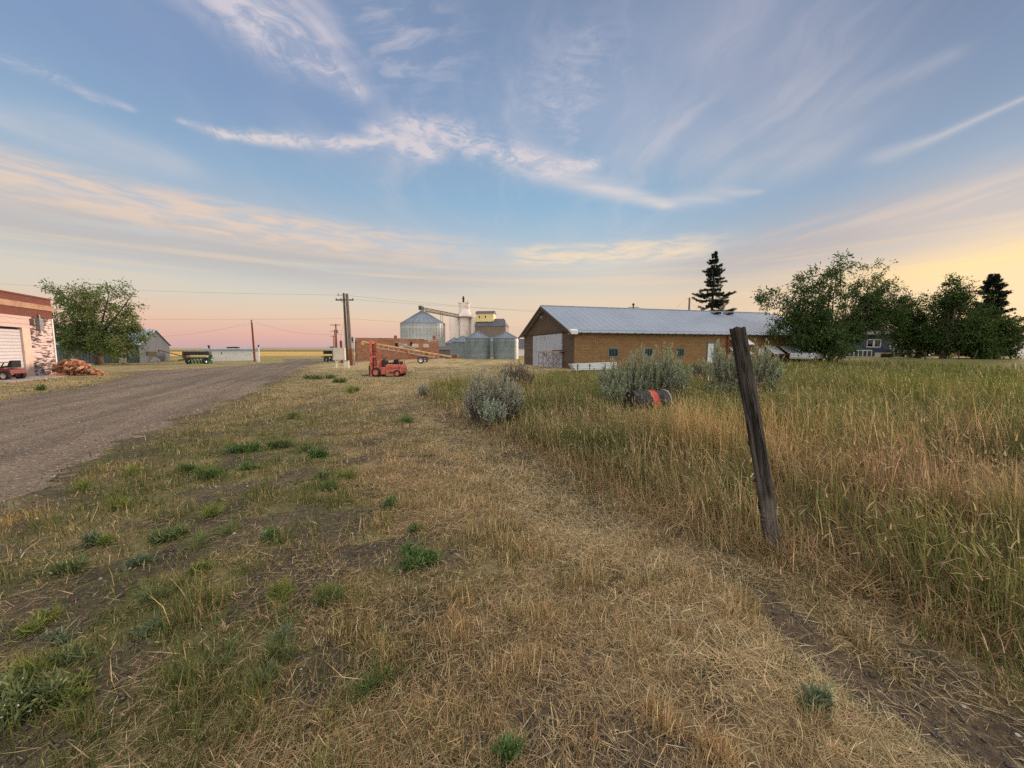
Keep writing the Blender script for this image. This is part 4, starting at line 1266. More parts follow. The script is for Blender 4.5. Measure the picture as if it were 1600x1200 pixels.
# ------------------------------------------------------------------ grain bins
def bin_(label, px, pxr, eave, peak, base, Y, m_wall, m_roof, group=None, ladder=True, ribs=24, rb=.0, nring=0, chute=False, cat='grain bin'):
    c = P(px, 545, Y); r_ = pxr / 600 * Y
    z0 = 0.0; ze = EYE + (545 - eave) / 600 * (Y - r_); zp = EYE + (545 - peak) / 600 * Y
    t = thing('grain_bin', label, cat, (c.x, Y, z0), math.atan2(c.x, -Y) * -1 + 0, group)
    mb = MB(); mb.lathe([(r_, -.4), (r_, ze)], 48); w = mb.build('wall', M[m_wall], t)
    mb = MB()
    if ribs:
        for k in range(ribs):
            a = 2 * PI * k / ribs; mb.box((math.cos(a) * (r_ + rb / 2), math.sin(a) * (r_ + rb / 2), ze / 2 - .1), (rb * 1.4, rb * 1.2, ze - .2), a)
        mb.build('stiffener', M[m_wall], w)
    if nring:
        mb = MB()
        for k in range(1, nring): mb.lathe([(r_ + .005, ze * k / nring - .03), (r_ + .03, ze * k / nring), (r_ + .005, ze * k / nring + .03)], 48)
        mb.build('hoop', M[m_wall], w)
    mb = MB(); mb.lathe([(r_ + .12, ze - .06), (r_ * .12, zp - (zp - ze) * .06), (r_ * .12, zp), (.01, zp + .05)], 48, smooth=False); rf = mb.build('roof', M[m_roof], t)
    mb = MB(); nr = 24
    for k in range(nr):
        a = 2 * PI * k / nr; mb.tube([((r_ + .1) * math.cos(a), (r_ + .1) * math.sin(a), ze - .02), (r_ * .13 * math.cos(a), r_ * .13 * math.sin(a), zp - (zp - ze) * .05)], .03 * r_ / 3, 4)
    mb.build('roof_rib', M[m_roof], rf)
    if chute:
        a = -PI / 2 + .15; cx_, cy_ = math.cos(a) * (r_ + .06), math.sin(a) * (r_ + .06)
        mb = MB(); mb.box((cx_, cy_, .65), (.5, .10, 1.1), a + PI / 2); mb.build('door', M['galvanised'], t)
        mb = MB(); mb.lathe([(.16, 0), (.16, .25), (.02, .3)], 10, (cx_ * 1.02, cy_ * 1.02, 1.3)); mb.build('hatch', M['white_paint'], t)
    if ladder:
        a = -PI / 2 + (.75 if nring == 0 else .6); mb = MB(); ex, ey = math.cos(a) * (r_ + .15), math.sin(a) * (r_ + .15); tx, ty = -math.sin(a) * .2, math.cos(a) * .2
        mb.tube([(ex + tx, ey + ty, 0), (ex + tx, ey + ty, ze + .3)], .025, 6); mb.tube([(ex - tx, ey - ty, 0), (ex - tx, ey - ty, ze + .3)], .025, 6)
        for k in range(int(ze / .35)): mb.tube([(ex + tx, ey + ty, .2 + k * .35), (ex - tx, ey - ty, .2 + k * .35)], .015, 4)
        mb.build('ladder', M['galvanised'], t)
    return t, c, r_, ze, zp


big, bc, br_, bze, bzp = bin_('largest silver grain bin with vertical ribs and conveyor at its peak', 661.5, 33.5, 504, 487, 561, 110, 'bin_steel', 'bin_roof', None, True, 40, .09)
mb = MB(); mb.lathe([(.55, 0), (.55, .9), (.7, .9), (.7, 1.0), (.1, 1.5)], 12, (0, 0, bzp)); mb.build('peak_cap', M['galvanised'], big)
g_small = 'green grey grain bins beside the elevator'
bin_('green grey grain bin nearest the large silver bin, standing hindmost of the row', 711, 15, 536, 527.5, 560, 74, 'bin_green_steel', 'bin_roof', g_small, False, 0, 0, 4)
bin_('green grey grain bin half hidden behind the front bin with ladder', 724, 18, 534, 525, 560, 67, 'bin_green_steel', 'bin_roof', g_small, False, 0, 0, 4)
bin_('narrow grain bin showing in the gap between the two front bins', 769, 13, 533, 527, 560, 76, 'bin_green_steel', 'bin_roof', g_small, False, 0, 0, 4)
bin_('front green grey grain bin below the white concrete silos', 746.5, 19.5, 528, 518, 561, 61, 'bin_green_steel', 'bin_roof', g_small, True, 0, 0, 5, True)
bin_('front green grey grain bin nearest the ochre barn', 790.5, 19.5, 528, 519, 561, 61, 'bin_green_steel', 'bin_roof', g_small, True, 0, 0, 5, True)

# conveyor bridge from the elevator to the large bin
ca, cb = P(659, 483, 110), P(716, 494, 121)
cv = thing('conveyor', 'lattice grain conveyor bridge from the silver bin up to the silos', 'conveyor', (ca.x, ca.y, 0))
A = Vector((0, 0, ca.z)); B = Vector((cb.x - ca.x, cb.y - ca.y, cb.z))
d = (B - A); L = d.length; dn = d.normalized(); sd2 = Vector((-dn.y, dn.x, 0)).normalized()
mb = MB()
n_ = 16
for s in (-.45, .45):
    for z_ in (-.45, .45): mb.tube([A + sd2 * s + Vector((0, 0, z_)), B + sd2 * s + Vector((0, 0, z_))], .07, 6)
    for i in range(n_):
        p0, p1 = A + d * (i / n_) + sd2 * s, A + d * ((i + 1) / n_) + sd2 * s
        mb.tube([p0 + Vector((0, 0, -.45 if i % 2 else .45)), p1 + Vector((0, 0, .45 if i % 2 else -.45))], .045, 6)
mb.build('truss', M['dark_wood'], cv)
mb = MB(); mb.bar(A + Vector((0, 0, .1)), B + Vector((0, 0, .1)), .6, .5); mb.build('conveyor_trough', M['beige_metal'], cv)
mb = MB()
sp = A + d * .52
for s in (-.4, .4): mb.tube([Vector((sp.x, sp.y, -.2)) + sd2 * s, sp + sd2 * s], .08, 6)
mb.build('support_leg', M['galvanised'], cv)
mb = MB(); mb.box(A + Vector((-.3, 0, .35)), (1.0, .9, 1.1)); mb.build('drive_head', M['dark_wood'], cv)

# concrete silos with headhouse
ce = P(725, 545, 125)
elv = thing('concrete_elevator', 'pale concrete grain elevator of clustered silos with tall headhouse', 'grain elevator', (ce.x, 125, 0), -.08)
zt = EYE + (545 - 496) / 600 * 121
for (xx, yy) in ((-2.9, -.2), (.5, -.6), (3.8, -.1), (-1.2, 3.0), (1.8, 3.0)):
    mb = MB(); mb.lathe([(1.7, -.5), (1.7, zt + (.0 if yy < 1 else .1)), (1.55, zt + .14), (.01, zt + .15)], 32, (xx, yy, 0)); mb.build('silo', M['silo_concrete'], elv)
zh0, zh1 = EYE + (545 - 496) / 600 * 122, EYE + (545 - 473.5) / 600 * 122
zhm = EYE + (545 - 489) / 600 * 122
mb = MB(); mb.lathe([(1.75, zh0 + .1), (1.75, zh1)], 20, (.1, .8, 0), smooth=False); hh_ = mb.build('headhouse', M['silo_concrete'], elv)
mb = MB(); mb.span((-1.72, -.9, zh1 + .005), (2.05, 2.3, zh1 + .18)); mb.build('roof_slab', M['silo_concrete'], hh_)
mb = MB(); mb.lathe([(2.5, zh0 + .16), (1.0, zh0 + 2.7), (.8, zh0 + 2.75)], 14, (.75, -1.0, 0), smooth=False); mb.build('hopper_cone', M['silo_concrete'], elv)
mb = MB(); mb.lathe([(.32, 0), (.32, 1.3), (.42, 1.3), (.42, 1.6), (.25, 1.6), (.25, 2.1), (.01, 2.2)], 12, (-.1, .4, zh1 + .15)); mb.build('stack', M['dark_wood'], elv)
for k in range(5):
    mb = MB(); a0 = Vector((.5, -1.6, zh0 + 2.7)); a1 = Vector((-2.6 + 1.5 * k, -1.9, zh0 + .2)); mb.tube([a0, a1], .07, 6); mb.build('spout', M['galvanised'], elv)
mb = MB(); mb.box((1.2, -1.15, zh0 + 2.75), (1.6, .5, .2)); mb.tube([(1.3, .2, zh1), (1.3, .2, zh1 + .8)], .12, 8); mb.tube([(1.65, 1.2, zh1), (1.65, 1.2, zh1 + .5)], .15, 8); mb.tube([(-2.4, -1.75, zh0 + .75), (3.6, -1.2, zh0 + .75)], .05, 5); mb.build('catwalk', M['galvanised'], elv)

# old wooden elevator with a yellow cupola
we = P(766, 545, 118)
old = thing('wooden_elevator', 'grey metal clad grain elevator house with yellow cupola', 'grain elevator', (we.x, 118, 0), -.12)
za, zb, zc, zd = [EYE + (545 - q) / 600 * 116 for q in (509, 497, 500, 487)]
mb = MB(); mb.prism([(-4.5, -.5), (4.9, -.5), (4.9, za), (-4.5, za)], -1, 6, 'Y'); mb.add([(-4.5, -1, za), (-4.5, 6, za), (-4.5, 2.5, zb)], [(0, 1, 2)]); mb.add([(4.9, -1, za), (4.9, 6, za), (4.2, 2.5, zb)], [(0, 1, 2)]); mb.build('wall', M['dark_siding'], old)
mb = MB(); mb.add([(-4.65, -1.25, za - .1), (5.1, -1.25, za - .1), (3.9, 2.5, zb), (-4.65, 2.5, zb), (-4.65, 6.2, za - .1), (5.1, 6.2, za - .1)], [(0, 1, 2, 3), (3, 2, 5, 4), (1, 5, 2)]); rf = mb.build('roof', M['dark_roof'], old)
mb = MB(); mb.span((-4.45, .4, zb - 1.0), (1.0, 4.4, zd - .45)); cu = mb.build('cupola', M['yellow_paint'], old)
mb = MB(); mb.add([(-4.7, .1, zd - .5), (1.2, .1, zd - .5), (1.2, 2.4, zd + .45), (-4.7, 2.4, zd + .45), (1.2, 4.7, zd - .5), (-4.7, 4.7, zd - .5)], [(0, 1, 2, 3), (3, 2, 4, 5), (0, 3, 5), (1, 4, 2)]); mb.build('cupola_roof', M['dark_roof'], cu)
for xx in (-3.4, -1.5):
    mb = MB(); mb.span((xx - .18, .34, zb + .1), (xx + .18, .41, zb + .75)); mb.build('window', M['window_glass'], cu)
wl_ = P(817, 550, 85)
ws = thing('storage_shed', 'white storage shed with long grey roof beside the ochre barn gable', 'shed', (wl_.x, 85, 0), 0.05)
mb = MB(); mb.span((-3, 0, -.4), (3.5, 8, 1.85)); mb.build('wall', M['white_paint'], ws)
mb = MB(); mb.add([(-3.2, -.4, 1.75), (3.7, -.4, 1.75), (3.7, 4, 3.9), (-3.2, 4, 3.9), (3.7, 8.4, 1.75), (-3.2, 8.4, 1.75)], [(0, 1, 2, 3), (3, 2, 4, 5), (0, 3, 5), (1, 4, 2)]); mb.build('roof', M['dark_roof'], ws)
sg = P(694, 556, 58)
s2 = thing('small_shed', 'small weathered shed with brown roof between brick building and bins', 'shed', (sg.x, 58, 0), .2)
mb = MB(); mb.span((-.9, 0, -.3), (.9, 2, 1.5)); mb.build('wall', M['dark_siding'], s2)
mb = MB(); mb.add([(-1.05, -.2, 1.45), (1.05, -.2, 1.45), (1.05, 1, 2.0), (-1.05, 1, 2.0), (1.05, 2.2, 1.45), (-1.05, 2.2, 1.45)], [(0, 1, 2, 3), (3, 2, 4, 5), (0, 3, 5), (1, 4, 2)]); mb.build('roof', M['shingle'], s2)

# ------------------------------------------------------------------ poles and lines
def pole(label, px, top_y, Y, r_, m_='pole_wood', arms=(), cat='utility pole', group=None, tx=None, lean=0.0, ins=True, name='utility_pole'):
    c = P(px, 560, Y); zt_ = P(px, top_y, Y).z; z0 = gat(c.x, Y)
    t = thing(name, label, cat, (c.x, Y, z0), 0, group)
    h = zt_ - z0
    mb = MB(); mb.tube([(0, 0, -.3), (lean * .5, 0, h * .5), (lean, 0, h)], [r_ * 1.15, r_, r_ * .85], 12); mb.build('shaft', M[m_], t)
    for (z_, w_, off) in arms:
        zz = P(px, z_, Y).z - z0
        mb = MB(); mb.box((off, -r_ - .05, zz), (w_, .10, .12)); arm = mb.build('crossarm', M[m_], t)
        mb = MB(); mb.tube([(off - w_ * .25, -r_ - .04, zz), (0, -r_ - .02, zz - .45)], .02, 6); mb.tube([(off + w_ * .25, -r_ - .04, zz), (0, -r_ - .02, zz - .45)], .02, 6); mb.build('brace', M['galvanised'], arm)
        for q in ((-.46, -.2, .2, .46) if ins else ()):
            mb = MB(); mb.lathe([(.02, .05), (.05, .07), (.04, .14), (.055, .16), (.02, .22)], 10, (off + q * w_, -r_ - .05, zz)); mb.build('insulator', M['galvanised'], arm)
    if tx:
        zz = P(px, tx, Y).z - z0; mb = MB(); mb.lathe([(.20, -.35), (.22, -.3), (.22, .3), (.16, .38), (.02, .4)], 14, (.42, 0, zz)); mb.build('transformer', M['galvanised'], t)
    return t, Vector((c.x + lean, Y, zt_))


t, top1 = pole('front pole of the close pair, carrying a long crossarm', 543.2, 458, 38, .11, 'pole_wood', ((469, 1.75, 0),), lean=-.14)
mb = MB(); mb.box((-.45, -.15, P(541, 461.5, 38).z - gat(-16.4, 38)), (.5, .06, .06)); mb.lathe([(.05, -.1), (.06, .1), (.02, .14)], 10, (-.6, -.15, P(541, 461, 38).z - gat(-16.4, 38))); mb.build('bracket', M['galvanised'], t)
t, top2 = pole('thick weathered pole of the close pair with a meter box next to it', 548.6, 459, 35.6, .15, 'pole_grey', (), lean=-.17)
mb = MB(); mb.lathe([(.19, -.2), (.185, 1.5), (.17, 1.55)], 12, (-.015, 0, 0)); mb.build('butt_wrap', M['rust'], t)
t, top3 = pole('thin pale grey pole just behind the close pair of poles', 540.2, 476, 41, .06, 'beige_metal')
t, top4 = pole('lone brown pole in front of the low white building', 398, 500, 48, .11, 'rust', (), lean=-.1)
mb = MB(); mb.box((-.02, -.12, top4.z - .25), (.2, .1, .2)); mb.build('bracket', M['galvanised'], t)
t, top5 = pole('far pole with crossarm and transformer beyond the white cabinet, tallest of the far row', 526.8, 506, 88, .16, 'rust', ((508, 2.3, 0),), group='far poles along the road', tx=518)
t, top6 = pole('far pole second in height in the row beyond the white cabinet', 524.6, 515, 112, .15, 'rust', ((517.5, 2.2, 0),), group='far poles along the road')
t, top7 = pole('far pole lowest in the row beyond the white cabinet', 522.2, 524, 150, .15, 'rust', ((525.5, 2.4, 0),), group='far poles along the road')
t, top8 = pole('wooden pole rising behind the barn ridge next to the spruce', 1073.5, 465, 52, .13, 'pole_grey')

wires = 0


def wire(label, a, b, sag, r_=.007, group='overhead wires'):
    a, b = Vector(a), Vector(b); pts = []
    for i in range(25):
        u = i / 24; p = a.lerp(b, u); p.z -= sag * 4 * u * (1 - u); pts.append(p)
    mb = MB(); mb.tube(pts, r_, 5); o = mb.build('overhead_wire', M['cable']); tag(o, label, 'wire', group)


arm_l, arm_r = P(528, 468, 38), P(554, 468, 38)
wire('overhead wire from the close pair of poles toward the broad tree, highest strand', P(531, 461, 38), P(-260, 425, 46), .5)
wire('lower overhead wire from the close pair of poles toward the broad tree, at mid height', P(541, 498, 38), P(-200, 490, 60), .35)
wire('overhead wire sagging from the lone brown pole toward the grey shed', P(397.5, 503, 48), P(214, 527, 50), .45)
wire('overhead wire sagging between the lone brown pole and the pair of poles', P(398.5, 503, 48), P(539, 522, 39), .55)
wire('overhead wire running from the pair of poles over the silver bin, highest strand', P(546, 462, 36), P(1120, 500, 64), .5)
wire('overhead wire running from the pair of poles behind the silver bin, lower strand', P(546, 498, 36), P(840, 512, 110), .3)
wire('overhead wire running from the crossarm end out over the barn', arm_r, P(960, 486, 70), .4)
wire('guy wire slanting down from the pair of poles', P(539, 497, 38), P(529, 541, 44), .02)
wire('guy wire from the pole behind the barn down to its roof side', P(1073, 466, 52), P(1046, 492, 50), .02)
wire('guy wire from the pole behind the barn toward the spruce', P(1074, 466, 52), P(1092, 486, 56), .02)

# ------------------------------------------------------------------ cabinet, pedestal, meter, sign by the poles
cp = G(531, 575.5)
cab = thing('utility_cabinet', 'cream white sheet metal cabinet standing on four thin legs', 'cabinet', (cp[0], cp[1], gat(*cp)), .05)
mb = MB(); mb.span((-.46, -.12, .66), (.46, .22, 1.66)); cb_ = mb.build('box', M['beige_metal'], cab, .015)
mb = MB(); mb.span((-.42, -.135, .72), (.42, -.121, 1.60)); mb.build('door', M['beige_metal'], cb_)
for (xx, yy) in ((-.26, -.08), (.40, -.08), (-.26, .18), (.40, .18)):
    mb = MB(); mb.span((xx - .03, yy - .03, -.1), (xx + .03, yy + .03, .66)); mb.build('leg', M['beige_metal'], cab)
cp = G(543.5, 575.5)
ped = thing('pedestal', 'squat grey green utility pedestal beside the cream cabinet', 'utility box', (cp[0], cp[1] - .2, gat(*cp)), .1)
mb = MB(); mb.span((-.19, -.15, -.05), (.19, .15, .58)); mb.build('body', M['beige_metal'], ped, .02); mb = MB(); mb.span((-.20, -.16, .585), (.20, .16, .64)); mb.build('lid', M['galvanised'], ped, .015)
mp = P(554, 569, 36.2)
met = thing('meter_post', 'grey electric meter box on a steel post next to the thick pole', 'meter', (mp.x, mp.y, gat(mp.x, mp.y)), 0)
mb = MB(); mb.tube([(.02, 0, -.2), (-.06, 0, 2.0)], .05, 8); mb.build('post', M['galvanised'], met)
mb = MB(); mb.span((-.32, -.12, 2.05), (.05, .1, 2.62)); bx_ = mb.build('meter_box', M['galvanised'], met, .015)
mb = MB(); mb.lathe([(.11, 0), (.11, -.06), (.08, -.09), (.01, -.1)], 16, (-.13, -.12, 2.38), 'Y'); mb.build('meter_dial', M['window_glass'], bx_)
sp_ = P(520.3, 564, 44)
sgn = thing('street_sign', 'small green street sign on a thin post behind the cream cabinet', 'street sign', (sp_.x, 44, gat(sp_.x, 44)), .3)
mb = MB(); mb.tube([(0, 0, -.2), (0, 0, 1.62)], .03, 8); mb.build('post', M['galvanised'], sgn)
mb = MB(); mb.box((-.05, -.04, 1.70), (.5, .02, .16)); mb.build('sign_plate', M['sign_green'], sgn)
rp_ = P(533.6, 556, 40)
pp = tag(MB().tube([(0, 0, -.2), (0, 0, 1.6 + .85 - gat(rp_.x, 40))], .12, 12).build('rusty_pipe', M['rust']), 'thick rusty standpipe behind the cream cabinet', 'pipe'); pp.location = (rp_.x, 40, gat(rp_.x, 40))
wp = P(404.5, 563, 47.5)
for px_, h_, lb in ((403, 1.2, 'short white post at the corner of the white building'), (405.3, 2.1, 'taller white post with a dark lamp top at the white building corner')):
    q = P(px_, 563, 47.3); t = thing('white_post', lb, 'post', (q.x, 47.3, 0))
    mb = MB(); mb.tube([(0, 0, -.2), (0, 0, h_ - .3)], .06, 10); mb.build('shaft', M['white_paint'], t)
    mb = MB(); mb.lathe([(.07, h_ - .3), (.10, h_ - .1), (.04, h_)], 10); mb.build('cap', M['black_paint'] if h_ > 2 else M['white_paint'], t)


# ------------------------------------------------------------------ green farm implements
def planter(label, px, base, Y, w, rz, rows):
    c = P(px, base, Y); t = thing('planter', label, 'planter', (c.x, Y, gat(c.x, Y)), rz)
    mb = MB(); mb.box((0, 0, .62), (w, .16, .16)); mb.box((0, .6, .58), (w * .9, .12, .12))
    for i in range(rows + 1): mb.box((-w / 2 + w * i / rows, .3, .6), (.08, .7, .08))
    mb.bar((-w * .1, 0, .6), (-w * .62, -.3, .4), .12); mb.bar((w * .1, 0, .6), (-w * .62, -.3, .4), .12)
    mb.bar((w * .42, -.1, .3), (w * .55, -.1, .95), .10, .3)
    mb.build('frame', M['green_machine'], t)
    for i in range(rows):
        x_ = -w / 2 + w * (i + .5) / rows
        mb = MB(); mb.prism([(x_ - w / rows * .42, .92), (x_ + w / rows * .42, .92), (x_ + w / rows * .46, 1.32), (x_ - w / rows * .46, 1.32)], -.2, .2, 'Y'); o = mb.build('seed_box', M['black_paint'], t)
        mb = MB(); mb.lathe([(w / rows * .40, 0), (w / rows * .36, .06), (.02, .09)], 12, (x_, 0, 1.325)); mb.build('lid', M['galvanised'], o)
        mb = MB(); mb.bar((x_, -.1, .60), (x_, .35, .18), .07); mb.lathe([(.2, -.02), (.21, 0), (.2, .02), (.01, .02)], 14, (x_, .3, .2), 'X'); mb.build('row_unit', M['green_machine'], t)
    for x_ in (-w * .28, w * .34): add_wheel(t, (x_, -.25, .33), .33, .2, 'X')
    return t


planter('green planter with a row of black seed boxes parked by the low white building', 309, 569, 41, 2.75, .06, 8)
planter('dark green implement at the road end behind the cream cabinet', 513.5, 563, 46, 1.1, .9, 3)
ra, rb_ = P(248, 547, 47), P(291, 558, 42)
auger('grain_auger', 'thin rust brown auger lying between the grey shed and the planter', rb_, ra, .05, 'rust', 3, False, False)

# ------------------------------------------------------------------ trees, bushes, weeds
M_leaf = attr_mat('leaf', .7, .25, .2)
M_sage = attr_mat('sage_leaf', .85, .2, .1)
mat('bark', lin(96, 80, 68), lin(62, 50, 42), 5, .95, stretch=(4, 4, .8), bumpk=.5)
mat('sage_wood', lin(104, 92, 84), lin(78, 68, 62), 8, .95, stretch=(4, 4, .8))


def leaves(p, d, L, W, col):
    """diamond leaves: base p, direction d (unit)"""
    n = len(p)
    r_ = rng.normal(0, 1, (n, 3)); s = np.cross(d, r_); s /= np.linalg.norm(s, axis=1, keepdims=True) + 1e-9
    m_ = p + d * (L * .45)[:, None]; s = s * (W * .5)[:, None]
    v = np.stack([p, m_ + s, p + d * L[:, None], m_ - s], 1).reshape(-1, 3)
    t = (np.arange(n) * 4)[:, None, None] + np.array([(0, 1, 2), (0, 2, 3)])[None]
    return v, t.reshape(-1, 3), np.repeat(col, 4, 0)


def unit(v): return v / (np.linalg.norm(v, axis=-1, keepdims=True) + 1e-9)


def broad_tree(label, base, crowns, trunk_r, n_leaf, cols, stems=1, droop=.3, leaf=(.16, .30, .07), group=None, fork=.28, seed=0, spread=1.0):
    """crowns: ellipsoids (x, y, z, rx, ry, rz) from the base; limbs grow into them, leaf sprays hang on the twigs"""
    rs = np.random.default_rng(seed)
    t = thing('broadleaf_tree', label, 'tree', base, 0, group)
    mb = MB(); twig_p = []; twig_d = []
    vol = np.array([c[3] * c[4] * c[5] for c in crowns]) ** .75; vol = vol / vol.sum()
    for s in range(stems):
        a0 = rs.uniform(0, 6.28); off = np.array([math.cos(a0), math.sin(a0), 0]) * (0 if stems == 1 else rs.uniform(.15, .5) * stems * .35)
        zf = np.mean([c[2] for c in crowns]) * fork * rs.uniform(.8, 1.2)
        fk_ = off * 1.6 + np.array([rs.normal(0, .12), rs.normal(0, .12), zf])
        mb.tube([off + (0, 0, -.3), off * 1.2 + (0, 0, zf * .4), fk_], [trunk_r * 1.3, trunk_r, trunk_r * .85], 10)
        nl = int(44 / stems) + 3
        for i in range(nl):
            c = crowns[rs.choice(len(crowns), p=vol)]
            q = unit(rs.normal(0, 1, 3)) * rs.uniform(.55, 1.0) ** .6
            end = np.array(c[:3]) + q * np.array(c[3:]) * .92
            mid = fk_ + (end - fk_) * .5 + np.array([0, 0, .10 * np.linalg.norm(end - fk_)]) + rs.normal(0, .25, 3)
            r0 = trunk_r * rs.uniform(.28, .5)
            pts = [fk_ + (mid - fk_) * .0, fk_ + (mid - fk_) * .5 + rs.normal(0, .12, 3), mid, mid + (end - mid) * .5 + rs.normal(0, .15, 3), end]
            mb.tube(pts, [r0, r0 * .8, r0 * .55, r0 * .3, r0 * .1], 6)
            for k in range(9):
                u = rs.uniform(.35, 1.0); b_ = pts[2] + (pts[4] - pts[2]) * (u - .3) / .7 if u > .3 else pts[1]
                dd = unit(rs.normal(0, 1, 3) + np.array([0, 0, .15])); L2 = rs.uniform(.5, 1.3) * spread
                e2 = b_ + dd * L2; mb.tube([b_, (b_ + e2) / 2 + rs.normal(0, .06, 3), e2], [r0 * .25, r0 * .16, .008], 4, False)
                nt = 5
                for z_ in range(nt):
                    twig_p.append(b_ + (e2 - b_) * (z_ + 1) / nt + rs.normal(0, .06, 3)); twig_d.append(dd)
    mb.build('trunk', M['bark'], t)
    twig_p = np.array(twig_p); twig_d = np.array(twig_d)
    # a spray of leaves round each twig point, hanging a little
    per = max(1, n_leaf // len(twig_p))
    dens = rs.gamma(.9, 1.1, len(twig_p)); cnt = np.maximum(0, (dens * per)).astype(int)
    i_ = np.repeat(np.arange(len(twig_p)), cnt); n = len(i_)
    spd = unit(twig_d[i_] + rs.normal(0, .8, (n, 3)) + np.array([0, 0, -droop]))
    u = rs.uniform(0, 1, n)
    p = twig_p[i_] + spd * (u * .42 * spread)[:, None] + rs.normal(0, .10 * spread, (n, 3))
    d_ = unit(spd + rs.normal(0, .6, (n, 3)) + np.array([0, 0, -droop * .6]))
    clump = rs.random(len(twig_p))[i_]
    c = mixn(np.array(cols[0]) + np.zeros((n, 3)), np.array(cols[1]) + np.zeros((n, 3)), np.clip(clump * .7 + rs.random(n) * .4, 0, 1))
    v, tt, cc = leaves(p, d_, rs.uniform(leaf[0], leaf[1], n), rs.uniform(.8, 1.3, n) * leaf[2], jitter(c, .18))
    mesh_np('crown', v, tt, M_leaf, t, cc)
    return t


def crown_px(Y, base, lst):
    """ellipsoids given as photo pixel boxes (px, py, half width, half height) at depth Y"""
    r = []
    for (px, py, hw, hh_, dy) in lst:
        c = P(px, py, Y); r.append((c.x - base[0], dy, c.z - base[2], hw / 600 * Y, hw / 600 * Y * .85, hh_ / 600 * Y))
    return r


LOCUST = (lin(118, 132, 76), lin(84, 104, 56)); DARKG = (lin(80, 102, 50), lin(48, 70, 34)); DARK2 = (lin(92, 110, 52), lin(54, 76, 36))
b_ = (P(155, 570, 38.6).x, 38.6, 0.0)
broad_tree('broad leafy tree in front of the grey metal shed', b_, crown_px(38.6, b_, [(102, 460, 32, 26, .5), (145, 448, 42, 22, 0), (186, 460, 40, 28, -.5), (214, 486, 26, 24, 0), (100, 495, 36, 30, 0), (150, 490, 42, 32, 0), (122, 530, 44, 26, 0), (185, 530, 44, 24, -.3), (222, 505, 18, 14, 0), (216, 540, 24, 14, -.6), (104, 545, 26, 18, .3)]),
           .30, 26000, LOCUST, 1, .35, (.16, .34, .085), None, .42, 11, 1.15)
TY = 31.6
b_ = (P(1288, 562, TY).x, TY, gat(P(1288, 562, TY).x, TY))
broad_tree('tallest open crowned tree at the far end of the ochre barn', b_, crown_px(TY, b_, [(1302, 418, 22, 24, 0), (1258, 428, 26, 24, 0), (1210, 468, 30, 22, .4), (1245, 490, 34, 26, 0), (1295, 462, 26, 30, 0), (1230, 512, 32, 18, -.4), (1285, 520, 36, 26, 0), (1278, 536, 34, 16, -.5), (1258, 534, 32, 15, -1.3), (1310, 540, 26, 16, 0)]),
           .15, 20000, DARKG, 3, .4, (.16, .34, .085), 'trees round the dark blue house', .3, 21, 1.1)
b_ = (P(1316, 562, 41).x, 41, gat(P(1316, 562, 41).x, 41))
broad_tree('bushy tree in front of the dark blue house roof', b_, crown_px(41, b_, [(1356, 440, 28, 30, 0), (1348, 480, 34, 32, 0), (1392, 462, 28, 28, 0), (1330, 510, 36, 28, 0), (1385, 500, 34, 22, 0), (1322, 536, 30, 16, -.4), (1372, 418, 16, 12, 0), (1412, 488, 22, 18, 0)]),
           .2, 24000, DARKG, 2, .4, (.16, .34, .085), 'trees round the dark blue house', .3, 22, 1.0)
b_ = (P(1432, 560, 43).x, 43, gat(P(1432, 560, 43).x, 43))
broad_tree('low rounded tree hiding the right end of the dark blue house', b_, crown_px(43, b_, [(1432, 472, 24, 22, 0), (1408, 490, 24, 22, 0), (1440, 505, 28, 26, 0), (1405, 515, 28, 18, 0), (1420, 532, 36, 20, -.5), (1455, 535, 24, 18, 0)]),
           .18, 20000, DARK2, 2, .4, (.16, .34, .09), 'trees round the dark blue house', .32, 23, 1.0)
b_ = (P(1473, 560, 40).x, 40, gat(P(1473, 560, 40).x, 40))
broad_tree('round topped tree with slanting trunk next to the small spruce', b_, crown_px(40, b_, [(1488, 448, 22, 18, 0), (1476, 472, 22, 24, 0), (1505, 478, 20, 26, 0), (1480, 515, 30, 26, 0), (1510, 515, 24, 24, 0), (1495, 535, 36, 14, 0)]),
           .26, 20000, DARKG, 1, .4, (.16, .34, .09), 'trees round the dark blue house', .3, 24, 1.0)
b_ = (P(1550, 560, 38).x, 38, gat(P(1550, 560, 38).x, 38))
broad_tree('low spreading bushy tree in front of the small spruce, rightmost of the row', b_, crown_px(38, b_, [(1545, 500, 26, 22, 0), (1570, 512, 22, 24, 0), (1530, 525, 26, 22, 0), (1562, 538, 30, 18, 0), (1590, 540, 12, 14, 0), (1535, 545, 26, 12, 0)]),
           .2, 20000, DARK2, 3, .4, (.16, .34, .09), 'trees round the dark blue house', .35, 25, 1.0)


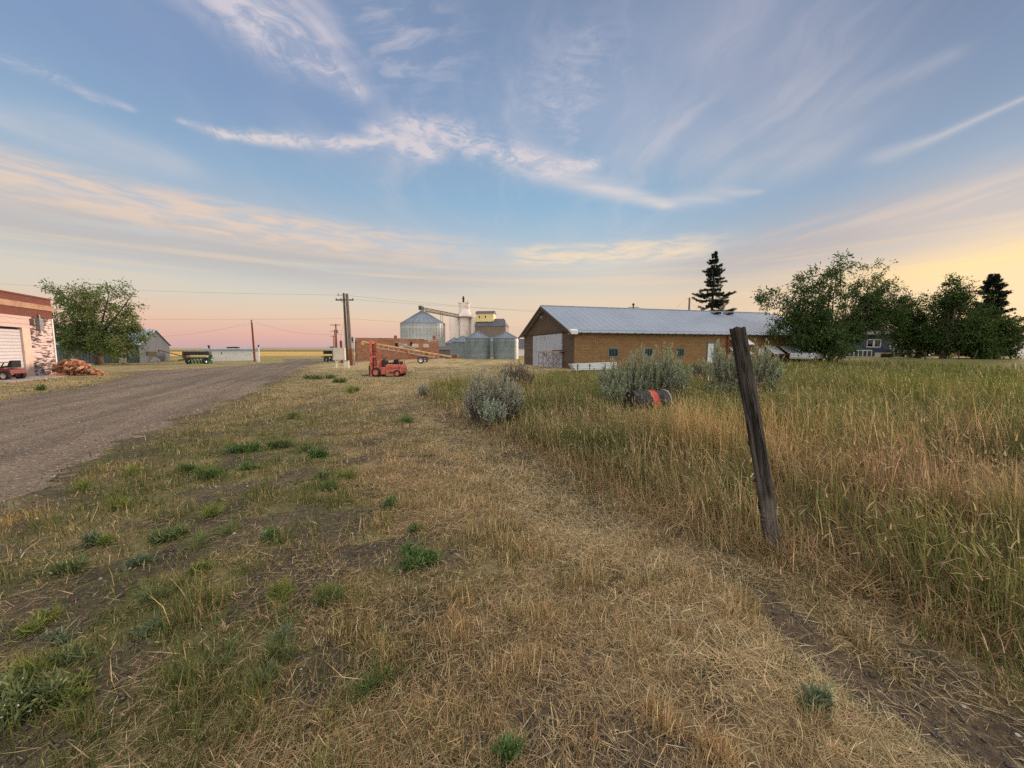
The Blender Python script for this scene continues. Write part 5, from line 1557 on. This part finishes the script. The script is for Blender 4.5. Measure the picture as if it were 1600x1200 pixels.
def spruce(label, px, top_y, Y, half_px, bot_y, seed, ragged=1.0):
    rs = np.random.default_rng(seed)
    c = P(px, 560, Y); z0 = gat(c.x, Y); zt_ = P(px, top_y, Y).z; H_ = zt_ - z0
    R_ = half_px / 600 * Y; zb_ = P(px, bot_y, Y).z - z0
    t = thing('spruce_tree', label, 'tree', (c.x, Y, z0))
    mb = MB(); mb.tube([(0, 0, -.3), (0, 0, H_ * .5), (.1, 0, H_)], [H_ * .018, H_ * .011, .02], 10)
    vs = []; z_ = zb_ - H_ * .28
    z_ = max(.6, z_)
    P_, D_, L_ = [], [], []
    while z_ < H_ * .99:
        f_ = (H_ - z_) / (H_ - zb_)
        rr = R_ * min(1.25, f_ ** .9) * rs.uniform(.62, 1.12) + .12
        for k in range(rs.integers(5, 9)):
            a = rs.uniform(0, 2 * PI); ln_ = rr * rs.uniform(.5, 1.1) * (1 if rs.random() > .16 * ragged else 1.3)
            d0 = np.array([math.cos(a), math.sin(a), 0]); tip_up = rs.uniform(.0, .30) * ln_
            pts = [np.array([0, 0, z_]), d0 * ln_ * .5 + (0, 0, z_ - rs.uniform(.05, .3) * ln_), d0 * ln_ + (0, 0, z_ - .10 * ln_ + tip_up)]
            mb.tube(pts, [.035, .02, .006], 4, False)
            m_ = int(44 + 120 * ln_)
            u = rs.uniform(.08, 1, m_) ** .8
            q = np.where((u < .5)[:, None], pts[0] + (pts[1] - pts[0]) * (u * 2)[:, None], pts[1] + (pts[2] - pts[1]) * (u * 2 - 1)[:, None])
            sd_ = np.array([-d0[1], d0[0], 0]); lat = rs.uniform(-1, 1, m_) * .2 * ln_ * (1.05 - u) ** .7
            q = q + sd_ * lat[:, None] + np.stack([0 * u, 0 * u, rs.uniform(-.20, .06, m_)], -1)
            dd = unit(d0[None] * .8 + sd_[None] * np.sign(lat)[:, None] * .6 + rs.normal(0, .35, (m_, 3)) + np.array([0, 0, -.25]))
            P_.append(q); D_.append(dd)
        z_ += H_ * .027 * (.6 + .7 * f_) * rs.uniform(.6, 1.5)
    mb.build('trunk', M['bark'], t)
    p = np.concatenate(P_); d_ = np.concatenate(D_); n = len(p)
    c_ = mixn(np.array(lin(46, 58, 44)) + np.zeros((n, 3)), np.array(lin(30, 42, 32)) + np.zeros((n, 3)), rs.random(n))
    v, tt, cc = leaves(p, d_, rs.uniform(.16, .34, n), rs.uniform(.045, .09, n), jitter(c_, .2))
    mesh_np('crown', v, tt, M_leaf, t, cc)


spruce('tall dark spruce rising behind the barn roof', 1109, 391, 60, 37, 492, 31)
spruce('small dark spruce behind the trees near the frame edge', 1538, 426, 42, 36, 520, 34)


def sagebrush(label, px, base_y, Y, lobes, n_stem, n_leaf, cols, seed, stem_show=.3, size=1.0, group='sagebrush bushes in the tall grass'):
    """lobes: (px, top_y, half width px) of leafy plumes"""
    rs = np.random.default_rng(seed)
    c = P(px, base_y, Y); z0 = gat(c.x, Y)
    t = thing('sagebrush', label, 'bush', (c.x, Y, z0), 0, group)
    mb = MB(); PP = []; DD = []; CI = []
    for (lx, ty, hw) in lobes:
        q = P(lx, ty, Y); cx_ = q.x - c.x; hz_ = q.z - z0; R_ = hw / 600 * Y
        for i in range(n_stem):
            a = rs.uniform(0, 2 * PI); rr = math.sqrt(rs.random())
            top = np.array([cx_ + math.cos(a) * rr * R_, math.sin(a) * rr * R_ * .9, hz_ * (1 - .42 * rr ** 2.2) * rs.uniform(.80, 1.02)])
            if rs.random() < .25: top[2] *= rs.uniform(.35, .75); top[:2] = np.array([cx_, 0]) + (top[:2] - [cx_, 0]) * 1.12
            root = np.array([cx_ * .35 + rs.normal(0, .08), rs.normal(0, .08), -.05])
            mid = root + (top - root) * .5 + np.array([(top[0] - root[0]) * .18, (top[1] - root[1]) * .18, -.04]) + rs.normal(0, .03, 3)
            mb.tube([root, mid, top], [.014 * size, .009 * size, .003], 5, False)
            m_ = max(4, int(n_leaf / n_stem / len(lobes)))
            # several short plumes at the end of the stem
            for k in range(3):
                f_ = rs.uniform(.6, 1.0); s0 = mid + (top - mid) * (f_ * 2 - 1) if f_ > .5 else mid
                pd = unit((top - mid) / (np.linalg.norm(top - mid) + 1e-6) * .8 + np.array([0, 0, .8]) + rs.normal(0, .22, 3)); pl = rs.uniform(.14, .30) * size
                u = rs.random(m_ // 3 + 1)
                pp_ = s0 + pd * (u * pl)[:, None] + rs.normal(0, .006 * size, (len(u), 3))
                dd = unit(pd[None] * 1.0 + rs.normal(0, .38, (len(u), 3)))
                PP.append(pp_); DD.append(dd); CI.append(np.full(len(u), rs.random()) * .45 + .55 * u)
    mb.build('stem', M['sage_wood'], t)
    p = np.concatenate(PP); d_ = np.concatenate(DD); ci = np.concatenate(CI); n = len(p)
    cc = mixn(np.array(cols[0]) + np.zeros((n, 3)), np.array(cols[1]) + np.zeros((n, 3)), ci)
    v, tt, c3 = leaves(p, d_, rs.uniform(.028, .062, n) * size, rs.uniform(.009, .017, n) * size, jitter(cc, .14))
    mesh_np('foliage', v, tt, M_sage, t, c3)


SAGE = (lin(116, 124, 96), lin(172, 180, 152)); SAGEB = (lin(138, 136, 118), lin(178, 176, 158)); SAGEL = (lin(150, 160, 138), lin(188, 196, 174))
sagebrush('grey brown twiggy sagebrush at the edge of the mown ground', 770, 664, 7.9, [(752, 586, 26), (778, 588, 30), (745, 612, 22), (800, 602, 20)], 80, 15000, SAGEB, 41)
sagebrush('small pale sagebrush sprouting low at the foot of the twiggy one', 768, 668, 7.55, [(762, 634, 10), (778, 640, 12)], 26, 2600, SAGEL, 42)
sagebrush('dark twiggy sagebrush in front of the barn gable', 805, 604, 11.6, [(798, 573, 24), (818, 574, 16)], 80, 8000, (lin(104, 94, 84), lin(128, 120, 104)), 43, size=1.15)
sagebrush('largest grey green sagebrush behind the black drum', 1000, 640, 10.2, [(960, 566, 27), (1000, 552, 28), (1038, 540, 30), (1060, 560, 20), (985, 586, 32)], 64, 30000, SAGE, 44, size=1.1)
sagebrush('low sagebrush tuft left of the drum in tall grass', 953, 632, 9.6, [(952, 605, 14), (968, 612, 10)], 34, 4000, SAGE, 45)
sagebrush('upright grey green sagebrush behind the leaning post', 1165, 630, 11.0, [(1126, 540, 24), (1155, 546, 26), (1188, 536, 28), (1204, 562, 22), (1145, 582, 32)], 64, 29000, SAGE, 46, size=1.15)
sagebrush('low dark sagebrush at the left foot of the upright one', 1120, 628, 10.6, [(1112, 604, 18), (1130, 608, 14)], 40, 5000, (lin(98, 104, 84), lin(134, 140, 118)), 47)
sagebrush('tiny dark sagebrush between the two large bushes, near the barn wall', 1098, 588, 16, [(1098, 572, 12), (1086, 575, 8)], 36, 3000, (lin(92, 98, 84), lin(120, 126, 110)), 48, size=1.4)
sagebrush('isolated small sagebrush at the tip of the tall grass', 661, 628, 12.6, [(659, 606, 7), (665, 610, 6)], 22, 1500, SAGEB, 49)


def weed(label, px, py, hw, hz_, cols, seed, nlf=900, flower=0, kind='leafy', group='green weeds in the mown grass'):
    rs = np.random.default_rng(seed)
    g_ = G(px, py); z0 = gat(*g_); Y = math.hypot(*g_); R_ = hw / 600 * g_[1] * .9
    t = thing('weed', label, 'weed', (g_[0], g_[1], z0), 0, group)
    PP, DD = [], []; mb = MB()
    ns = int(26 + nlf / 28)
    nc = 3 + int(nlf / 350); ca_ = rs.uniform(0, 2 * PI, nc); cr_ = np.sqrt(rs.random(nc)) * R_ * .8
    cxs, cys, chs = np.cos(ca_) * cr_, np.sin(ca_) * cr_ * rs.uniform(.6, 1.0), rs.uniform(.45, 1.1, nc)
    for i in range(ns):
        j = rs.integers(nc); a = rs.uniform(0, 2 * PI); rr = abs(rs.normal(0, .30)) * R_
        root = np.array([cxs[j], cys[j], -.01]) + np.append(rs.normal(0, .05, 2) * R_, 0)
        top = np.array([cxs[j] + math.cos(a) * rr, cys[j] + math.sin(a) * rr, hz_ * chs[j] * rs.uniform(.5, 1.05) * max(.25, 1 - .8 * (rr / R_))])
        mb.tube([root, top], [.0028, .0012], 4, False)
        m_ = int(nlf * .7) // ns + 1; u = rs.uniform(.1, 1, m_)
        PP.append(root + (top - root) * u[:, None] + rs.normal(0, .006, (m_, 3)))
        DD.append(unit(unit(top - root)[None] * .7 + rs.normal(0, .75, (m_, 3)) + np.array([0, 0, .25])))
    p = np.concatenate(PP); d_ = np.concatenate(DD); n = len(p)
    c = mixn(np.array(cols[0]) + np.zeros((n, 3)), np.array(cols[1]) + np.zeros((n, 3)), rs.random(n))
    k_ = max(1.0, Y / 3.2) ** .7
    L = rs.uniform(.025, .07, n) * k_ * (1.8 if kind == 'grassy' else 1); W = rs.uniform(.005, .011, n) * k_ * (.5 if kind == 'grassy' else 1)
    v, tt, cc = leaves(p, d_, L, W, jitter(c, .18))
    mb.build('stem', M['weed_stem'], t); mesh_np('foliage', v, tt, M_leaf, t, cc)
    if flower:
        q = p[rs.choice(n, flower)] + np.stack([rs.normal(0, .01, flower), rs.normal(0, .01, flower), rs.uniform(.0, .03, flower)], -1)
        v, tt, cc = leaves(np.repeat(q, 3, 0), unit(rs.normal(0, 1, (flower * 3, 3))), np.full(flower * 3, .008), np.full(flower * 3, .006), np.tile(np.array(lin(226, 220, 206)), (flower * 3, 1)))
        mesh_np('blossom', v, tt, M_leaf, t, cc)


mat('weed_stem', lin(92, 104, 60), None, rough=.8)
WG = (lin(112, 134, 80), lin(84, 110, 62)); WY = (lin(138, 144, 76), lin(110, 124, 64)); WB = (lin(124, 136, 106), lin(102, 118, 88)); WO = (lin(128, 136, 90), lin(102, 116, 74))
for a_ in [
    ('largest dark green weed clump on the mown ground, in line with the forklift', 652, 880, 42, .10, WG, 61, 2600),
    ('upright bright green weed tuft up the track from the large dark clump', 613, 790, 17, .15, WG, 62, 900),
    ('low green weed just above the large dark clump', 650, 838, 16, .07, WO, 63, 500),
    ('rounded dark green weed nearest the road edge bend', 330, 748, 22, .12, WG, 64, 900),
    ('smaller dark weed tuft close behind the rounded roadside weed', 293, 736, 15, .10, WG, 65, 500),
    ('wide green weed patch midway up the verge', 386, 704, 27, .14, WG, 66, 1200),
    ('ragged green weed next to the wide patch on the verge', 440, 700, 22, .14, WO, 67, 900),
    ('green weed tuft at the middle of the verge beside dark pebbles', 500, 714, 20, .12, WG, 68, 800),
    ('loose green weed below the pebbly spot of the verge', 507, 750, 17, .10, WO, 69, 500),
    ('blue green weed clump by the road edge, lower left of the verge', 112, 892, 32, .10, WO, 70, 1200),
    ('tallest weed, sprinkled with tiny pale blossoms, in the left foreground', 45, 1105, 60, .16, WO, 71, 3000, 130),
    ('flat blue green weed rosette on the dark soil', 232, 985, 28, .05, WB, 72, 600),
    ('pale blue green feathery weed in the foreground grass', 410, 1075, 26, .06, WB, 73, 500),
    ('green weed tuft at the edge of the bare dirt rut', 1270, 1105, 28, .10, WB, 74, 800),
    ('fuzzy green weed spreading on the roadside dirt', 265, 838, 34, .09, WO, 75, 1300),
    ('dark green grassy tuft in the straw right at the bottom edge', 790, 1180, 24, .09, WG, 76, 700),
    ('yellow green grass tuft in the left foreground', 440, 940, 20, .10, WY, 77, 600, 0, 'grassy'),
    ('small green weed high on the verge toward the forklift', 555, 612, 9, .16, WG, 78, 300),
    ('low broad weed along the dry verge near the gravel', 455, 652, 16, .12, WO, 79, 500),
    ('spreading dark weed on the far verge left of the forklift', 500, 592, 26, .16, WG, 80, 900),
    ('second spreading dark weed on the far verge, nearer the forklift', 530, 598, 16, .14, WG, 81, 600),
]: weed(*a_)

# small tufts nobody could tell apart, strewn over the verge
rw = random.Random(77); k_ = 0
while k_ < 34:
    px, py = rw.uniform(20, 640), rw.uniform(600, 1120)
    g_ = G(px, py)
    if sdist([g_[0]], [g_[1]], ROAD)[0] > -.35 or float(leftness(np.array([g_[0]]), np.array([g_[1]]))[0]) < .3 and rw.random() < .7: continue
    k_ += 1; s_w = rw.uniform(.05, .16)
    weed('small green weed tuft strewn over the mown verge', px, py, s_w * 600 / g_[1], rw.uniform(.04, .11), rw.choice((WG, WO, WO, WB, WY)), 300 + k_, int(120 + 1600 * s_w), 0, rw.choice(('leafy', 'grassy')), 'small weed tufts strewn over the verge')

# ------------------------------------------------------------------ leaning fence post
pb, pt = G(1209, 872), P(1149, 500, 2.86)
z0 = gat(*pb)
fp = thing('fence_post', 'weathered grey wooden post leaning in the tall grass', 'post', (pb[0], pb[1], z0))
m, b = new_mat('weathered_post'); x, y, z = sep(objc())
ang_ = V.op('ARCTAN2', y, x)
grain = noise(vec(x * 34, y * 34, z * 2.2), 1.0, 7.0, .65, .6); crack = noise(vec(x * 60, y * 60, z * 1.6), 1.0, 4.0, .7, .8)
kn = noise(vec(x * 6, y * 6, z * 5), 1.0, 3.0)
pc_ = mixc(grain.step(.36, .64), lin(36, 33, 31), lin(100, 94, 88))
pc_ = mixc((1.0 - z.step(.25, .85)) * noise(vec(x * 12, y * 12, z * 3), 1.0, 4.0).step(.35, .65) * .8, pc_, lin(140, 130, 122))
pc_ = mixc(z.step(.9, 1.6) * kn.step(.4, .62) * .4, pc_, lin(60, 50, 44))
pc_ = mixc(crack.step(.60, .68) * .9, pc_, lin(22, 19, 18))
setcol(b, pc_); b.inputs['Roughness'].default_value = .95; b.inputs['Specular IOR Level'].default_value = .15
bump(b, grain - crack.step(.58, .68) * 1.2, 1.0, .02); M['weathered_post'] = m
n_a, n_h = 40, 70
axis_v = Vector((pt.x - pb[0], pt.y - pb[1], pt.z - z0)); Lp = axis_v.length
vs = []; fs = []
rs = np.random.default_rng(9); flute = rs.normal(0, 1, (7, 2))
for i in range(n_h + 1):
    u = i / n_h
    for k in range(n_a):
        a = 2 * PI * k / n_a
        r_ = .053 + .001 * u
        r_ *= 1 + .05 * math.sin(2 * a + 1 + u) + .035 * math.sin(5 * a + 3 * u) + .025 * math.sin(11 * a + 2 * math.sin(5 * u)) + .015 * math.sin(19 * a + 4 * u)
        r_ *= 1 + .03 * float(vn(np.array([a * 2.0]), np.array([u * 18]), 1.0, 5)[0] - .5)
        for (ka, ku, am) in ((3.9, .24, .010), (4.3, .36, .010), (4.5, .52, .008)):     # knots
            dd = math.hypot(((a - ka + PI) % (2 * PI) - PI) * .06, (u - ku) * Lp); r_ += am * math.exp(-(dd / .028) ** 2)
        dz = 0.0
        if i == n_h: dz = .018 * float(vn(np.array([a * 3.0]), np.array([3.3]), 1.0, 8)[0] - .5) * 2
        bow = .022 * math.sin(u * PI * .9)
        vs.append((r_ * math.cos(a) + bow, r_ * math.sin(a), u * Lp + dz))
for i in range(n_h):
    for k in range(n_a): fs.append((i * n_a + k, i * n_a + (k + 1) % n_a, (i + 1) * n_a + (k + 1) % n_a, (i + 1) * n_a + k))
vs.append((.004, 0, Lp - .012)); c_i = len(vs) - 1
fs += [(n_h * n_a + k, n_h * n_a + (k + 1) % n_a, c_i) for k in range(n_a)]
mb = MB(); mb.add([(p[0], p[1], p[2] - .06) for p in vs], fs, True); sh = mb.build('shaft', M['weathered_post'], fp)
sh.rotation_euler = axis_v.to_track_quat('Z', 'Y').to_euler()
q = axis_v.to_track_quat('Z', 'Y')
mat('knot', lin(34, 28, 26), None, rough=.95); mat('bare_wood', lin(168, 158, 148), lin(140, 130, 120), 30, .9, stretch=(1, 1, .2))
for (ka, ku, rr) in ((4.62, .24, .013), (4.72, .36, .011), (4.5, .52, .016)):
    mb = MB(); rad = .054
    c0 = Vector((math.cos(ka) * rad + .022 * math.sin(ku * PI * .9), math.sin(ka) * rad, ku * Lp - .06)); nrm = Vector((math.cos(ka), math.sin(ka), 0))
    up = Vector((0, 0, 1)); sd3 = nrm.cross(up)
    ring = [c0 + nrm * .006 + (sd3 * math.cos(2 * PI * k / 14) * rr + up * math.sin(2 * PI * k / 14) * rr * 1.2) for k in range(14)]
    mb.add(ring + [c0 + nrm * .009], [(k, (k + 1) % 14, 14) for k in range(14)], True); mb.build('knot_hole', M['knot'], fp).rotation_euler = q.to_euler()

# ------------------------------------------------------------------ oil drum lying in the grass
dg = (3.15, 8.85); dz0 = gat(*dg)
dr = thing('oil_drum', 'black steel drum with an orange red band lying in the tall grass', 'drum', (dg[0], dg[1], dz0 + .32), math.radians(14))
m, b = new_mat('drum_black'); nz = noise(objc(), 9, 5, .65)
setcol(b, mixc(nz.step(.5, .75) * .6, lin(32, 32, 33), lin(66, 60, 56))); b.inputs['Roughness'].default_value = .55; M['drum_black'] = m
m, b = new_mat('drum_red'); nz = noise(objc(), 7, 5, .65)
setcol(b, mixc(nz.step(.45, .7), lin(204, 72, 50), lin(164, 52, 34))); b.inputs['Roughness'].default_value = .45; M['drum_red'] = m
R_ = .285; Ld = .44
prof = [(R_ - .012, -Ld + .02), (R_ + .006, -Ld), (R_ + .006, -Ld + .018), (R_, -Ld + .022), (R_, -.16), (R_ + .010, -.148), (R_, -.135), (R_, .135), (R_ + .010, .148), (R_, .16), (R_, Ld - .022), (R_ + .006, Ld - .018), (R_ + .006, Ld), (R_ - .012, Ld - .02)]
MB().lathe(prof, 48, (0, 0, 0), 'X').build('shell', M['drum_black'], dr)
MB().lathe([(R_ - .012, -Ld + .02), (R_ * .6, -Ld + .026), (.001, -Ld + .026)], 48, (0, 0, 0), 'X').build('drum_head', M['drum_black'], dr)
h2 = MB().lathe([(R_ - .012, Ld - .02), (.001, Ld - .026)], 48, (0, 0, 0), 'X').build('drum_head', M['drum_black'], dr)
MB().lathe([(R_ + .003, -.03), (R_ + .005, -.028), (R_ + .005, .13), (R_ + .003, .134)], 48, (0, 0, 0), 'X').build('band', M['drum_red'], dr)
MB().lathe([(R_ + .008, Ld - .012), (R_ + .012, Ld - .010), (R_ + .012, Ld + .001), (R_ - .003, Ld + .003)], 48, (0, 0, 0), 'X').build('rim', M['white_paint'], dr)
MB().lathe([(.03, 0), (.03, -.02), (.01, -.022)], 12, (-Ld + .026, .1, .16), 'X').build('bung', M['galvanised'], dr)

# ------------------------------------------------------------------ dark blue house and what stands round it
hx_ = P(1310, 560, 52); hz0 = gat(hx_.x, 52)
hs = thing('house', 'dark blue house with grey shingle roof behind the trees', 'house', (hx_.x, 52, hz0), .06)
mb = MB(); mb.span((0, 0, -.3), (9.6, 8, 3.0)); mb.build('wall', M['navy_siding'], hs)
mb = MB(); mb.add([(-.4, -.7, 2.95), (10, -.7, 2.95), (8.2, 4, 4.9), (1.4, 4, 4.9), (10, 8.6, 2.95), (-.4, 8.6, 2.95)], [(0, 1, 2, 3), (3, 2, 4, 5), (0, 3, 5), (1, 4, 2), (0, 5, 4, 1)]); mb.build('roof', M['shingle'], hs)
mb = MB(); mb.span((-.4, -.74, 2.80), (10, -.70, 2.95)); mb.build('fascia', M['dark_wood'], hs)
pane_window(hs, 3.95, 4.75, 1.3, 2.2, 0, 'white_paint', .09, bars=0); pane_window(hs, 5.0, 5.8, 1.3, 2.2, 0, 'white_paint', .09, bars=0)
mb = MB(); mb.span((7.2, -.04, 1.0), (7.35, .01, 1.6)); mb.build('porch_lamp', M['white_paint'], hs)
mb = MB(); mb.span((8.0, -.05, .1), (9.0, .01, 2.4)); dd = mb.build('door', M['white_paint'], hs); mb = MB(); mb.span((8.2, -.07, 1.3), (8.8, -.051, 2.2)); mb.build('pane', M['window_glass'], dd)
mb = MB(); mb.span((-.6, -2.2, .75), (2.4, -2.1, .85)); [mb.span((-.6 + i * .6, -2.19, -.2), (-.55 + i * .6, -2.11, .75)) for i in range(6)]; mb.build('porch_rail', M['white_paint'], hs)
cr = P(1382, 560, 46); crate = thing('planter_box', 'whitish wooden planter box on the grass in front of the dark blue house', 'planter box', (cr.x, 46, gat(cr.x, 46)), .05)
mb = MB(); mb.span((-.95, -.3, 0), (-.75, .3, .55)); mb.span((.75, -.3, 0), (.95, .3, .55)); mb.span((-.75, -.3, .40), (.75, .3, .55)); mb.build('box_frame', M['beige_metal'], crate); mb = MB(); mb.span((-.74, -.27, 0), (.74, .27, .39)); mb.build('box_inside', M['dark_wood'], crate)


def truck(label, px, base_y, Y, rz, sc=1.0):
    c = P(px, base_y, Y); z0 = gat(c.x, Y); t = thing('pickup_truck', label, 'pickup', (c.x, Y, z0), rz); t.scale = (sc, sc, sc)
    mb = MB(); mb.prism([(-2.6, .45), (2.6, .45), (2.65, .85), (2.5, 1.02), (1.25, 1.08), (-.75, 1.08), (-2.6, 1.05)], -.92, .92, 'Y'); mb.build('body', M['car_white'], t, .05)
    mb = MB(); mb.prism([(-.75, 1.081), (1.2, 1.081), (.62, 1.72), (-.55, 1.76)], -.80, .80, 'Y'); cbn = mb.build('cab', M['car_white'], t, .05)
    mb = MB()
    for s in (-1, 1): mb.prism([(-.62, 1.14), (1.0, 1.14), (.56, 1.66), (-.48, 1.68)], s * .805 - .01, s * .805 + .01, 'Y')
    mb.build('side_window', M['car_glass'], cbn)
    mb = MB(); mb.add([(1.17, -.7, 1.13), (1.17, .7, 1.13), (.67, .66, 1.70), (.67, -.66, 1.70)], [(0, 1, 2, 3)]); mb.add([(-.77, -.7, 1.14), (-.77, .7, 1.14), (-.59, .66, 1.7), (-.59, -.66, 1.7)], [(0, 1, 2, 3)]); mb.build('windscreen', M['car_glass'], cbn)
    for x_ in (-1.65, 1.7):
        for y_ in (-.82, .82): add_wheel(t, (x_, y_, .37), .37, .24)
    for y_ in (-.7, .7):
        mb = MB(); mb.box((2.60, y_, .82), (.08, .3, .16)); mb.build('headlight', M['chrome'], t)
    mb = MB(); mb.box((2.66, 0, .52), (.1, 1.8, .18)); mb.box((-2.64, 0, .55), (.1, 1.8, .16)); mb.build('bumper', M['chrome'], t)
    return t


truck('white pickup truck parked at the end of the ochre barn', 1268, 566, 32.2, math.radians(212), .82)
truck('pale pickup truck partly hidden beside the dark blue house door', 1415, 560, 50, math.radians(60))
tp = P(1445, 560, 50); trl = thing('trailer', 'low cream trailer behind the trees next to the blue house', 'trailer', (tp.x, 50, gat(tp.x, 50)), .05)
mb = MB(); mb.span((-1.8, 0, .25), (1.4, 2, 1.1)); mb.build('body', M['beige_metal'], trl, .05)
for x_ in (-.6, .6): add_wheel(trl, (x_, .1, .3), .3, .2)
op = P(1510, 558, 52); ob = thing('outbuilding', 'low brown outbuilding behind the slanting tree trunk', 'shed', (op.x, 52, gat(op.x, 52)), .03)
mb = MB(); mb.span((-2.6, 0, -.2), (2.4, 4, 1.1)); mb.build('wall', M['scaffold_tan'], ob); mb = MB(); mb.add([(-2.8, -.3, 1.05), (2.6, -.3, 1.05), (2.6, 2, 1.6), (-2.8, 2, 1.6), (2.6, 4.3, 1.05), (-2.8, 4.3, 1.05)], [(0, 1, 2, 3), (3, 2, 4, 5), (0, 3, 5), (1, 4, 2)]); mb.build('roof', M['shingle'], ob)
wh = P(1600, 560, 58); wh_ = thing('white_house', 'white house with brown roof at the frame edge behind the low tree', 'house', (wh.x, 58, gat(wh.x, 58)), .1)
mb = MB(); mb.span((-2.6, 0, -.2), (6, 7, 1.9)); mb.build('wall', M['white_paint'], wh_); mb = MB(); mb.add([(-3.0, -.5, 1.85), (6.4, -.5, 1.85), (6.4, 3.5, 3.0), (-3.0, 3.5, 3.0), (6.4, 7.5, 1.85), (-3.0, 7.5, 1.85)], [(0, 1, 2, 3), (3, 2, 4, 5), (0, 3, 5), (1, 4, 2)]); mb.build('roof', M['shingle'], wh_)
for px_, ty, ln_, lb in ((1446, 551, .05, 'thin upright fence post below the low rounded tree'), (1497, 549, -.1, 'thin fence post under the branches of the slanting tree'), (1526, 548, .35, 'thin fence post tilting strongly beside the low spreading tree')):
    q = P(px_, 560, 36); z0 = gat(q.x, 36); zt_ = P(px_, ty, 36).z
    o = MB().tube([(-ln_, 0, -.2), (0, 0, zt_ - z0 + .1)], .045, 8).build('field_post', M['dark_wood']); o.location = (q.x, 36, z0); tag(o, lb, 'post', 'thin posts along the far field edge')
